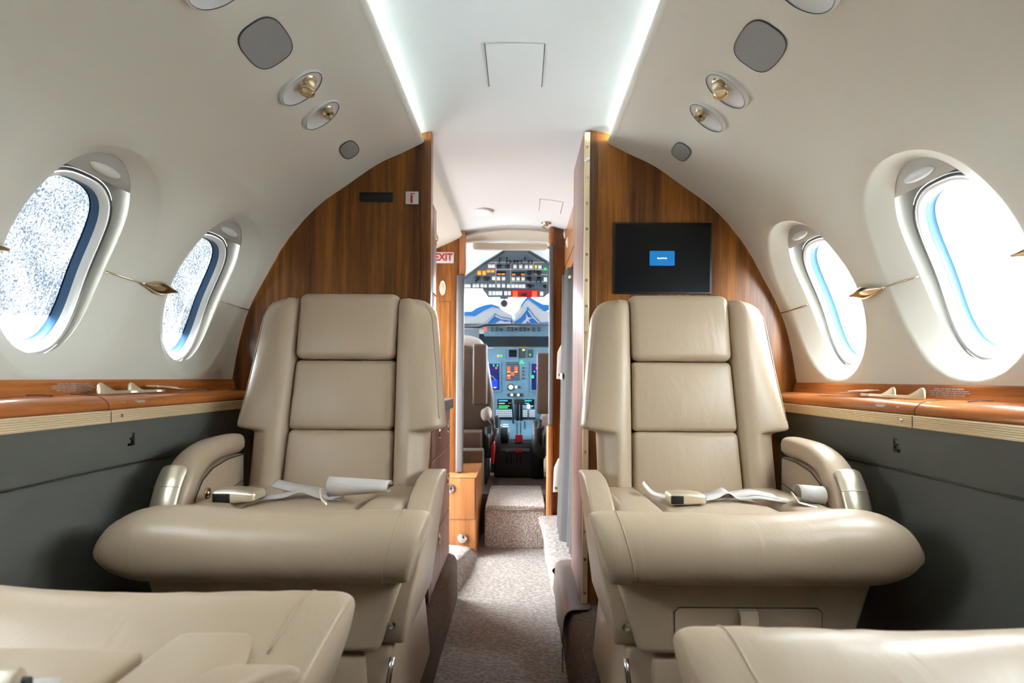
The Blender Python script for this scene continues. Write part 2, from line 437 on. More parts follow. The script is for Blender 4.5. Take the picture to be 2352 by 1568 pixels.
# windows
def se(a, b, n, k, N=64):
    an = 2*PI*k/N; c, s = math.cos(an), math.sin(an); r = (abs(c)**n+abs(s)**n)**(-1/n); return a*c*r, b*s*r
wn = 0
for side in (-1, 1):
    for iy, yc in enumerate(WY):
        wn += 1
        x, z, n = prof(.83)
        root = empty('window_%d' % wn, (side*(x+.09), yc, z)); tag(root, kind='structure', label='oval cabin window in the %s sidewall' % ('left' if side < 0 else 'right'))
        def ring(a, b, sc, d, pw, N=64): return [wp(yc+q[0], sc+q[1], d, side) for q in (se(a, b, pw, k, N) for k in range(N))]
        lowx = .012
        fr = [ring(.160, .240, .812, .046, 2.3), ring(.150, .230, .812, .048, 2.3), ring(.140, .215, .820, .052, 2.4), ring(.131, .200, .830, .058, 2.6), ring(.123, .186, .840, .066, 2.8)]
        loft('window_frame', fr, M['greyplastic'], root, cap=False)
        loft('gasket', [ring(.123, .186, .840, .067, 2.8), ring(.1195, .1825, .840, .062, 2.8), ring(.1155, .1775, .840, .066, 2.8)], M['rubber'], root, cap=False)
        loft('inner_frame', [ring(.1155, .1775, .840, .064, 2.8), ring(.112, .173, .840, .063, 2.8), ring(.106, .167, .840, .069, 2.8), ring(.103, .164, .840, .076, 2.8)], M['white'], root, cap=False)
        loft('acrylic_edge', [ring(.103, .164, .840, .076, 2.8), ring(.1015, .1625, .840, .080, 2.8), ring(.101, .162, .840, .090, 2.8), ring(.097, .158, .840, .094, 2.8)], M['bezelblue'], root, cap=False)
        loft('track_line', [ring(.1455, .224, .818, .051, 2.35), ring(.1435, .2215, .818, .0475, 2.35), ring(.1415, .219, .819, .0525, 2.35)], M['white'], root, cap=False)
        # pane
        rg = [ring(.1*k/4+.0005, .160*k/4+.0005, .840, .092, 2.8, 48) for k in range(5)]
        loft('pane', rg, M['panespeck'] if side < 0 and iy < 2 else M['pane'], root, cap=False)
        if iy >= 3:    # unseen blinds added to block light from the aft windows
            loft('blind', [ring(.112*k/2+.0005, .173*k/2+.0005, .840, .060, 2.8, 32) for k in range(3)], M['white'], root, cap=False)
        # shade cap in the top of the oval
        pts = []
        for k in range(33):
            an = PI+PI*k/32; q = (math.cos(an), math.sin(an)); r = (abs(q[0])**2.2+abs(q[1])**2.2)**(-1/2.2)
            pts.append((.138*q[0]*r, max(-.222, min(-.158, .222*q[1]*r))))
        top = [wp(yc+p[0], WSC+p[1], .037, side) for p in pts]; low = [wp(yc+p[0], WSC-.156, .040, side) for p in pts]
        midr = [t.lerp(l, .5) for t, l in zip(top, low)]
        capo = mk('shade', *loftg([top, midr, low, [wp(yc+p[0], WSC-.156, .050, side) for p in pts]], closed=False, cap=False), M['cap'], root)
        hp, hn, ht = wframe(yc, .632, side)
        hp = hp-hn*.037
        vs = []
        rings = []
        for k in range(13):
            t = -1+2*k/12; r = (1-t*t)**.5*.010+.0004
            rings.append([hp+Vector((0, 1, 0))*t*.042+ht*math.cos(2*PI*j/12)*r+hn*max(-.2, math.sin(2*PI*j/12))*r*.9 for j in range(12)])
        mk('handle', *loftg(rings), M['white'], capo)

# lower sidewalls, ledges
for side in (-1, 1):
    nm = 'left' if side < 0 else 'right'
    sx = lambda x: side*x
    low = [(.835, .845), (.845, .80), (.858, .745), (.862, .738), (.866, .62), (.862, .45), (.84, .28), (.80, .19)]
    pts = spl([(a, b, 0) for a, b in low], 6)
    o = mk('wall_%s_lower' % nm, *loftg([[(sx(p.x), YBACK, p.y), (sx(p.x), YA, p.y)] for p in pts], closed=False, cap=False), M['grey'])
    tag(o, kind='structure', label='dark grey lower sidewall under the wooden ledge on the %s' % nm)
    o = mk('trim_%s' % ('1' if side < 0 else '2'), *tubeg([(sx(.8575), YBACK, .742), (sx(.8575), YA, .742)], .0022, 6), M['rubber'])
    tag(o, kind='structure', label='dark panel joint along the %s lower sidewall' % nm)
    # ledge
    led = thing('side_ledge', 'long walnut side ledge with ribbed gold edge under the %s windows' % nm, 'ledge', (sx(.87), .9, .84), 'walnut side ledges')
    mk('back_rail', *loftg([[(sx(a), YBACK, b), (sx(a), YA, b)] for a, b in ((.935, .932), (.921, .931), (.918, .926), (.912, .902), (.905, .897), (.93, .85))], closed=False, cap=False), M['woody'], led)
    top = spl([(.912, .901, 0), (.875, .899, 0), (.852, .896, 0), (.836, .886, 0), (.831, .874, 0), (.835, .868, 0)], 5)
    smt = mk('wood_top', *loftg([[(sx(p.x), YBACK, p.y), (sx(p.x), YA, p.y)] for p in top]+[[(sx(.90), YBACK, .86), (sx(.90), YA, .86)]], closed=False, cap=False), M['woody'], led)
    rib = [(.835, .868)]
    for i in range(6):
        z0 = .8675-.0245*i/6
        rib += [(.828, z0), (.827, z0-.0016), (.827, z0-.0026), (.8295, z0-.0041)]
    rib += [(.829, .842), (.84, .841)]
    g = mk('ribbed_edge', *loftg([[(sx(a), YBACK, b), (sx(a), YA, b)] for a, b in rib], closed=False, cap=False), M['brass'], led); g.data.set_sharp_from_angle(angle=.5)
    # table door joint and small stud
    YJ = 1.175 if side < 0 else 1.17
    jn = [(sx(p.x-.0006), YJ+.012*max(0, (p.y-.886))*60*.02, p.y+.0006) for p in top]
    mk('joint', *tubeg([(a-0, b, c) for a, b, c in jn]+[(sx(.8265), YJ, .866), (sx(.8265), YJ, .843)], .0007, 5), M['rubber'], led)
    mk('joint', *tubeg([(sx(.911), 1.07, .9025), (sx(.893), 1.085, .9018), (sx(.876), 1.088, .9)], .0009, 5), M['rubber'], led)
    lathe('stud', (sx(.8265), 1.205, .855), (-side, 0, 0), [(.0045, 0), (.004, .002), (.0015, .003)], M['chrome'], led, 14)
    # placards
    yc = 1.19
    lines = ['DURING TAXI, TAKEOFF AND LANDING', 'POSITION CHAIR AFT FACING AND IN FULL UPRIGHT', 'POSITION. TRACK CHAIR BASE TO FWD STOP POSITION', 'CHAIR FULLY OUTBOARD, EXTEND HEADREST,', 'DO NOT STOW UNDER SEAT']
    xdir = Vector((0, 1 if side < 0 else -1, 0)); up = Vector((side*.16, 0, .98)).normalized()
    pl = None
    body = '\n'.join(lines)
    t = text('placard', body, .0046, axes((sx(.9145), yc, .9135), xdir, up), M['signwhite'], led, ls=.95)
    for yy, b in ((1.275 if side < 0 else 1.285, 'PULL LATCH FORWARD\nTO STOW TABLE'), (1.222 if side < 0 else 1.225, 'TABLE')):
        text('placard', b, .0032, axes((sx(.8325), yy, .8825), xdir, Vector((side*.5, 0, .85))), M['signwhite'], led)
    # levers
    def lever(y0, sc=1.0):
        rings = []
        for k in range(25):
            t = k/24; y = y0+.125*t*sc
            h = .0125*math.sqrt(max(.02, 1-((t-.11)/.11)**2)) if t < .13 else .0035+.009*max(0, 1-(t-.13)/.28)**1.4
            xw = .0022 if t < .75 else .0022+.006*math.sin((t-.75)/.25*PI)
            zc = .9005+h*.95; x = .874-.008*t
            rings.append([(sx(x-xw), y, zc-h), (sx(x+xw), y, zc-h), (sx(x+xw+h*.35), y, zc+h), (sx(x-xw+h*.35), y, zc+h)])
        o = mk('lever', *loftg(rings), M['goldsat'], led); bevel(o, .0012, 2); return o
    lever(1.20); lever(1.295, .95)
    v1 = rboxg(.016, .042, .003, .003, lambda x, y, z: (sx(.882+x), 1.43+y, .912+z-y*.05), 3)
    o = mk('lever', *v1, M['goldsat'], led)
    mk('pin', *merge(ribbong([(sx(.868), 1.44, .910), (sx(.862), 1.50, .905), (sx(.858), 1.60, .9035)], (1, 0, 0), .008, .002), ribbong([(sx(.885), 1.46, .912), (sx(.880), 1.50, .9055), (sx(.875), 1.575, .9035)], (1, 0, 0), .006, .002)), M['goldsat'], led)
    # jack outlet
    jy = 1.262 if side < 0 else 1.246
    out = thing('outlet', 'small black socket in the %s grey lower sidewall' % nm, 'socket', (sx(.846), jy, .80))
    xf = .8435
    def bar(y0, y1, z0, z1): return boxg((sx(xf-.0015), sx(xf+.006)), (jy+y0, jy+y1), (z0, z1))
    if side < 0: bars = [bar(.002, .008, .785, .817), bar(-.006, .004, .812, .817), bar(-.004, .004, .7985, .803), bar(-.006, .004, .785, .790)]
    else: bars = [bar(.003, .007, .783, .815), bar(-.007, .004, .810, .815), bar(-.005, .003, .797, .802), bar(-.005, .003, .785, .790), bar(-.008, -.004, .783, .79)]
    mk('slot', *merge(*bars), M['black'], out, smooth=False)
    # brass inlay rods and the spindle latch
    inl = tag(empty('trim_%d' % (3 if side < 0 else 4), (sx(.868), 1.4, 1.16)), kind='structure', label='thin gold inlay line along the %s sidewall between the windows' % nm)
    def seg(y0, y1, nmx='inlay'):
        P0 = []
        for k in range(8):
            y = y0+(y1-y0)*k/7
            dd = 0
            for yy in WY:
                t = abs(y-yy)
                if t < .189: dd = .036*max(0, 1-max(0, (t-.123)/.066))**.95
            P0.append(wp(y, .829, dd-.001, side))
        mk(nmx, *tubeg(P0, .0022, 6), M['gold'], inl)
    seg(1.745, 1.858)
    for a, b in zip(WY[1:], WY[:-1]):
        seg(a+.125, b-.125)
    for a, b in zip(WY[1:4], WY[:3]):
        ym = a+.259
        la = thing('wall_latch', {0: 'gold spindle latch on the %s sidewall between the two visible windows', 1: 'gold spindle latch on the %s sidewall just behind the nearer window', 2: 'gold spindle latch on the %s sidewall beside the aft chair'}[WY.index(b)] % nm, 'latch', tuple(wp(ym, .829, -.005, side)), 'sidewall spindle latches')
        rings = []
        p, nn, tt = wframe(ym, .829, side)
        for k in range(17):
            t = -1+2*k/16; r = .0145*max(0, math.cos(t*PI/2))**1.7+.003
            rings.append([p+Vector((0, t*.068, 0))+tt*math.cos(2*PI*j/14)*r*.95+nn*(.006+math.sin(2*PI*j/14)*r*.7) for j in range(14)])
        mk('spindle', *loftg(rings), M['gold'], la)

# outer structural shell (keeps light out between trim and skin) : lower closure strips
for side in (-1, 1):
    nm = 'left' if side < 0 else 'right'
    o = mk('wall_%s_backing' % nm, *loftg([[(side*a, YBACK-.02, b), (side*a, YA, b)] for a, b in ((.935, .94), (.97, .90), (.96, .5), (.9, .1), (.7, -.02))], closed=False, cap=False), M['grey'])
    tag(o, kind='structure', label='hidden structure behind the %s lower sidewall' % nm)

# ceiling
def cz(x): return 1.778-.42*x*x
cl = []
xs = [(x, cz(x)) for x in [-.335+.67*i/24 for i in range(25)]]
xs = [(-.43, 1.765), (-.341, 1.765), (-.340, cz(.335)+.004)]+xs+[(.340, cz(.335)+.004), (.341, 1.765), (.43, 1.765)]
o = mk('ceiling', *loftg([[(x, YBACK, z), (x, 3.16, z)] for x, z in xs], closed=False, cap=False), M['ceil']); o.data.set_sharp_from_angle(angle=.7)
tag(o, kind='structure', label='arched white ceiling panel between the two light coves')
for side in (-1, 1):
    o = mk('ceiling_cove_%s' % ('left' if side < 0 else 'right'), *loftg([[(side*x, YBACK, z), (side*x, YE+.02, z)] for x, z in ((.43, 1.766), (.431, 1.68), (.40, 1.675))], closed=False, cap=False), M['ceil'])
    tag(o, kind='structure', label='side of the %s light cove above the sidewall' % ('left' if side < 0 else 'right'))
    L_ = thing('cove_light', 'hidden white strip light in the %s ceiling cove' % ('left' if side < 0 else 'right'), 'light', (side*.385, .9, 1.70), 'cove strip lights')
    mk('strip', *boxg((side*.395, side*.412), (YBACK, 1.84), (1.716, 1.722)), M['cove'], L_, smooth=False)
    L_ = thing('cove_light', 'short strip light in the %s cove above the entry' % ('left' if side < 0 else 'right'), 'light', (side*.385, 2.5, 1.70), 'cove strip lights')
    mk('strip', *boxg((side*.395, side*.412), (1.93, 3.08), (1.716, 1.722)), M['covedim'], L_, smooth=False)
# ceiling access panel
def cpanel(name, label, x0, x1, y0, y1, drop, tilt=0):
    t = thing(name, label, 'panel', ((x0+x1)/2, (y0+y1)/2, cz(0)), 'ceiling access panels')
    rings = []
    for i in range(9):
        x = x0+(x1-x0)*i/8
        rings.append([(x, y0, cz(x)-drop-.0004-tilt*(i == 0)), (x, y1, cz(x)-drop-.0004)])
    vs, fs = loftg(rings, closed=False, cap=False)
    o = mk('cover', vs, fs, M['ceil'], t, smooth=True)
    g = [((x0-.0012), y0, y1), ((x1+.0012), y0, y1)]
    for gx, a, b in g: mk('gap', *tubeg([(gx, a, cz(gx)-.0003), (gx, b, cz(gx)-.0003)], .0011, 5), M['rubber'], t)
    return t
cpanel('access_panel', 'square white access panel in the ceiling above the chairs', -.074, .074, 1.42, 1.63, .001, .001)
cpanel('access_panel', 'small white access panel in the ceiling beyond the bulkhead', .108, .212, 2.64, 2.83, .001)

# ---------------------------------------------------------------- passenger service items on the sidewalls
def disc_item(name, label, cat, Y, s, side, group): 
    p, n, t = wframe(Y, s, side); return thing(name, label, cat, tuple(p), group), p, n, t
for side in (-1, 1):
    nm = 'left' if side < 0 else 'right'
    th, p, n, t = disc_item('speaker', 'grey rounded square speaker grille in the upper %s sidewall' % nm, 'speaker', 1.141, .232, side, 'sidewall speakers')
    rings = []
    for sc, h in ((1.04, -.004), (1.04, .0008), (1.0, .0014), (.97, .0010), (.7, .0010), (.45, .0010), (.2, .0010), (.01, .0010)):
        rings.append([wp(1.141+q[0]*sc, .232+q[1]*sc, -h, side) for q in (se(.062, .045, 3.0, k, 48) for k in range(48))])
    mk('grille', *loftg(rings, cap=False), M['speaker'], th)
    mk('rim', *loftg([[wp(1.141+q[0]*a, .232+q[1]*a, -h, side) for q in (se(.062, .045, 3.0, k, 48) for k in range(48))] for a, h in ((1.065, -.001), (1.055, .0015), (1.03, .0018), (1.02, .0))], cap=False), M['rubber'], th)
    for Y, kind in ((1.312, 'lamp'), (1.447, 'vent'), (.955, 'disc')):
        lab = {'lamp': 'reading light with gold can nozzle in the upper %s sidewall', 'vent': 'air vent with small holed gold nozzle in the upper %s sidewall', 'disc': 'white round dish at the top edge of the %s sidewall, nearest the viewer'}[kind] % nm
        th, p, n, t = disc_item({'lamp': 'reading_light', 'vent': 'air_vent', 'disc': 'ceiling_dish'}[kind], lab, {'lamp': 'light', 'vent': 'vent', 'disc': 'light'}[kind], Y, .228, side, 'sidewall lights and vents')
        R = .056 if kind != 'disc' else .066
        if kind == 'vent': R = .052
        # a shallow raised dish tilted out of the wall: rim flush at the top, proud at the lower edge
        rings = []
        for a, h, dd in ((1.06, -.002, 0), (1.03, .003, .006), (.99, .004, .008), (.95, .003, .005), (.7, .003, .0), (.35, .006, -.004), (.01, .007, -.006)):
            rings.append([p+(Vector((0, 1, 0))*math.cos(2*PI*k/40)*.72+t*math.sin(2*PI*k/40))*R*a+n*(h+dd*(.5+.5*math.sin(2*PI*k/40))) for k in range(40)])
        mk('dish', *loftg(rings, cap=False), M['white'], th)
        mk('ring', *tubeg([p+(Vector((0, 1, 0))*math.cos(2*PI*k/40)*.72+t*math.sin(2*PI*k/40))*R*.965+n*(.0042+.006*(.5+.5*math.sin(2*PI*k/40))) for k in range(41)], .0007, 5), M['rubber'], th)
        # nozzle hangs roughly straight down from the upper part
        if kind != 'disc':
            q = p-t*R*.34+n*.0; ax = (Vector((0, -.25, -1)) if kind == 'lamp' else Vector((-side*.35, -.75, -.75))).normalized()
            r = .0175 if kind == 'lamp' else .0135; L2 = .027
            lathe('collar', q+n*.002, n, [(r*1.25, -.006), (r*1.3, .001), (r*1.1, .004), (r*.9, .005)], M['gold'], th, 28)
            nz = [(r*.95, -.004), (r, .0), (r*.93, L2*.35), (r*.82, L2*.5), (r*.86, L2*.62), (r, L2*.9), (r*.97, L2), (r*.86, L2)]
            nz += [(r*.8, L2*.8), (r*.4, L2*.7), (.001, L2*.7)] if kind == 'lamp' else [(r*.8, L2*.985), (r*.25, L2*.97), (r*.22, L2*.8), (.0005, L2*.8)]
            z_ = lathe('nozzle', q+n*.002, ax, nz, M['gold'], th, 28)
            if kind == 'vent': lathe('hole', q+n*.002+ax*(L2*.985), ax, [(r*.25, 0), (r*.2, .0006), (.0005, .0006)], M['black'], z_, 14)
            else: lathe('lens', q+n*.002+ax*(L2*.75), ax, [(r*.8, 0), (r*.4, .002), (.0005, .0025)], M['brass'], z_, 20)
    th, p, n, t = disc_item('oval_lens', 'small oval grey lens cover in the upper %s sidewall near the bulkhead' % nm, 'lens', 1.678, .226, side, 'sidewall lens covers')
    mk('lens', *loftg([[wp(1.678+q[0]*a, .226+q[1]*a, -h, side) for q in (se(.047, .026, 2.8, k, 36) for k in range(36))] for a, h in ((1, -.001), (.99, .0016), (.9, .0022), (.01, .003))], cap=False), M['speaker'], th)
    mk('rim', *tubeg([wp(1.678+q[0], .226+q[1], -.001, side) for q in (se(.0475, .0265, 2.8, k, 36) for k in range(37))], .0012, 5), M['rubber'], th)

# ---------------------------------------------------------------- floors
o = prism('floor', [(YBACK, -.02), (3.45, -.02), (3.45, 0), (YBACK, 0)], -.95, .95, M['carpet'], axis='x'); tag(o, kind='structure', label='woven beige carpet in the sunken aisle')
def step(side, name, xin, yend, label):
    pts = [(side*.95, .198), (side*(xin+.06), .198), (side*(xin+.032), .195), (side*(xin+.012), .184), (side*(xin+.002), .165), (side*xin, .14), (side*(xin-.002), 0), (side*.95, 0)]
    o = mk(name, *prismg(pts, YBACK, yend), M['carpetb']); o.data.set_sharp_from_angle(angle=.6); tag(o, kind='structure', label=label)
    return o
step(-1, 'floor_left', .245, 2.42, 'raised carpeted floor step left of the aisle')
step(1, 'floor_right', .175, 2.30, 'raised carpeted floor step right of the aisle')
# ragged white carpet threshold of the entry
def mound(name, label, ctrl, m):
    rings = []
    for row in ctrl: rings.append(spl([Vector(p) for p in row], 6))
    vs, fs = loftg(rings, closed=False, cap=False)
    o = mk(name, vs, fs, m); subd(o, 1); tag(o, kind='structure', label=label); return o
mound('floor_entry_left', 'pale carpeted threshold mound at the entry door on the left', [
    [(-.27, 2.40, 0), (-.30, 2.42, .10), (-.40, 2.44, .14), (-.9, 2.44, .16)],
    [(-.22, 2.62, 0), (-.25, 2.64, .07), (-.34, 2.66, .10), (-.9, 2.66, .12)],
    [(-.205, 2.85, 0), (-.23, 2.88, .05), (-.32, 2.90, .08), (-.9, 2.92, .10)],
    [(-.20, 3.02, 0), (-.22, 3.04, .03), (-.30, 3.06, .05), (-.9, 3.08, .08)]], M['carpet'])
mound('floor_entry_right', 'pale carpeted mound at the right of the aisle beyond the partition', [
    [(.172, 2.28, 0), (.18, 2.28, .12), (.21, 2.28, .19), (.9, 2.28, .20)],
    [(.165, 2.5, 0), (.175, 2.5, .10), (.21, 2.52, .15), (.9, 2.5, .18)],
    [(.160, 2.8, 0), (.165, 2.8, .14), (.19, 2.8, .185), (.9, 2.8, .19)],
    [(.150, 3.06, 0), (.155, 3.06, .15), (.18, 3.07, .20), (.9, 3.08, .2)]], M['carpet'])
# leather sill roll on the right step nose
t = thing('sill_cover', 'brown leather cover wrapped over the right step edge', 'cover', (.18, 2.0, .2))
sec = [(.26, .203), (.215, .204), (.19, .203), (.172, .192), (.165, .17), (.164, .14), (.160, .10), (.158, .085)]
rings = []
for i in range(9):
    y = 1.80+.51*i/8; k = .55 if i < 1 else 1
    rings.append([(x-.004, y, z+.003+(0 if z > .12 else .02*math.sin(i*1.3))) for x, z in sec])
o = mk('leather', *loftg(rings, closed=False, cap=False), M['leather_dark'], t); so = o.modifiers.new('s', 'SOLIDIFY'); so.thickness = .004; subd(o, 1)
ribbon('strap', [(.163, 1.80, .13), (.157, 1.79, .08), (.158, 1.785, .02)], (0, 1, 0), .018, .003, M['leather_dark'], t)

# ---------------------------------------------------------------- bulkhead panels
def profpts(zlow, side, xin, n=40):
    """outline following the sidewall from the ceiling down to zlow"""
    pts = []
    for i in range(n+1):
        x, z, _ = prof(-S0+(SEND+S0)*i/n); pts.append((side*(x+.012), z+.004))
    pts += [(side*.955, .90), (side*.955, .5), (side*.90, zlow)]
    return pts
def bulk(side, xin, y0, y1, name, label, m, zlow=.198):
    sd = side
    pts = [(sd*xin, zlow), (sd*xin, cz(xin)+.002), (sd*.335, cz(.335)+.002), (sd*.341, 1.767), (sd*.43, 1.767), (sd*.43, 1.682), (sd*.35, 1.700), (sd*.312, 1.711)] + [q for q in profpts(zlow, sd, xin) if abs(q[0]) > .318]
    o = mk(name, *prismg(pts, y0, y1), m, smooth=False); tag(o, kind='structure', label=label); return o
bulk(-1, .277, YA+.002, YB, 'wall_front_left', 'dark walnut bulkhead panel behind the left chair', M['wood'])
bulk(1, .243, YA+.002, YB, 'wall_front_right', 'dark walnut bulkhead panel behind the right chair', M['wood'])
o = box('trim_5', (-.309, -.2765), (YA-.001, YB+.001), (.198, cz(.28)), M['wood'], None, .002); tag(o, kind='structure', label='darker walnut edging post at the aisle edge of the left bulkhead')
o = box('trim_6', (.2435, .268), (YA-.001, YB+.001), (.198, cz(.26)), M['wood'], None, .002); tag(o, kind='structure', label='darker walnut edging post beside the brass door track')
# sliding door pocket with brass track
dr = thing('door_pocket', 'reddish wooden door pocket partition on the right of the aisle', 'partition', (.26, 2.0, .198))
box('side_panel', (.2235, .2600), (YA+.012, 2.225), (.198, cz(.24)-.002), M['woodred'], dr, .002)
tr = thing('door_track', 'upright brass strip with screws beside the right bulkhead', 'track', (.234, 1.86, .198))
box('strip', (.2245, .2425), (YA-.004, YA+.010), (.190, cz(.23)-.012), M['brass'], tr, .001)
sc_ = [1.70, 1.672, 1.59, 1.53, 1.478, 1.395, 1.315, 1.235, 1.155, 1.075, .70, .60, .50, .41, .32, .245]
for k, z in enumerate([1.695, 1.597, 1.512, 1.428, 1.345, 1.261, 1.176, 1.09, .70, .615, .53, .44, .35, .24]):
    lathe('screw', (.2335, YA-.004, z), (0, -1, 0), [(.0052, 0), (.0045, .0014), (.0016, .0016), (.0012, .0004), (.0005, .0004)], M['gold'], tr, 12)
lathe('button', (.2335, YA-.004, 1.655), (0, -1, 0), [(.009, 0), (.008, .003), (.003, .004)], M['chrome'], tr, 16)

# display on the right bulkhead
def wx(px, py, Y=YA): v = at(px, py, Y); return v.x, v.z
x0, z1 = wx(1409, 511); x1, z0 = wx(1633, 676)
ds = thing('display_screen', 'black wall display with a lit blue box on the right bulkhead', 'screen', ((x0+x1)/2, YA, z0))
box('bezel', (x0, x1), (YA-.006, YA+.004), (z0, z1), M['black'], ds, .002)
sc = box('screen', (x0+.006, x1-.006), (YA-.0068, YA-.004), (z0+.006, z1-.006), M['screen'], ds, 0)
bx0, bz1 = wx(1491, 577); bx1, bz0 = wx(1548, 611)
o = prism('message_box', [(bx0+.002, bz0), (bx1-.002, bz0), (bx1, bz0+.002), (bx1, bz1-.002), (bx1-.002, bz1), (bx0+.002, bz1), (bx0, bz1-.002), (bx0, bz0+.002)], YA-.0074, YA-.006, M['screenblue'], ds)
text('message', 'Board Mode', .0062, axes(((bx0+bx1)/2-.0, YA-.0078, (bz0+bz1)/2), (1, 0, 0), (0, 0, 1)), M['lit'], o)
# dark sign plate and extinguisher sign on the left bulkhead
x0, z1 = wx(827, 442); x1, z0 = wx(902, 464)
o = box('sign_plate', (x0, x1), (YA-.003, YA+.002), (z0, z1), M['black'], None, .002); tag(o, 'unlit black oblong sign plate on the left walnut bulkhead', 'sign')
x0, z1 = wx(932, 440); x1, z0 = wx(961, 469)
sg = thing('extinguisher_sign', 'small white sign with red extinguisher symbol on left bulkhead', 'sign', ((x0+x1)/2, YA, z0))
box('plate', (x0, x1), (YA-.0025, YA+.002), (z0, z1), M['signwhite'], sg, .001)
cx_, h_ = (x0+x1)/2-.001, z1-z0
sy = YA-.0026
mk('symbol', *merge(prismg([(cx_-.004, z0+.003), (cx_+.0035, z0+.003), (cx_+.0035, z0+h_*.60), (cx_+.0018, z0+h_*.72), (cx_-.0024, z0+h_*.72), (cx_-.004, z0+h_*.60)], sy-.0006, sy),
    prismg([(cx_-.0015, z0+h_*.70), (cx_+.001, z0+h_*.70), (cx_+.001, z0+h_*.86), (cx_-.0015, z0+h_*.86)], sy-.0006, sy),
    prismg([(cx_-.001, z0+h_*.80), (cx_+.010, z0+h_*.78), (cx_+.010, z0+h_*.86), (cx_-.001, z0+h_*.85)], sy-.0006, sy),
    prismg([(cx_-.0045, z0+h_*.74), (cx_-.0033, z0+h_*.74), (cx_-.0005, z0+h_*.88), (cx_-.002, z0+h_*.88)], sy-.0006, sy)), M['red'], sg, smooth=False)
# aft bulkhead behind the camera
o = mk('wall_back', *prismg([(-.96, -.02), (.96, -.02), (.96, 1.0), (.85, 1.25), (.6, 1.6), (.3, 1.82), (-.3, 1.82), (-.6, 1.6), (-.85, 1.25), (-.96, 1.0)], YBACK-.04, YBACK), M['wood'], smooth=False); tag(o, kind='structure', label='aft walnut bulkhead behind the viewer')

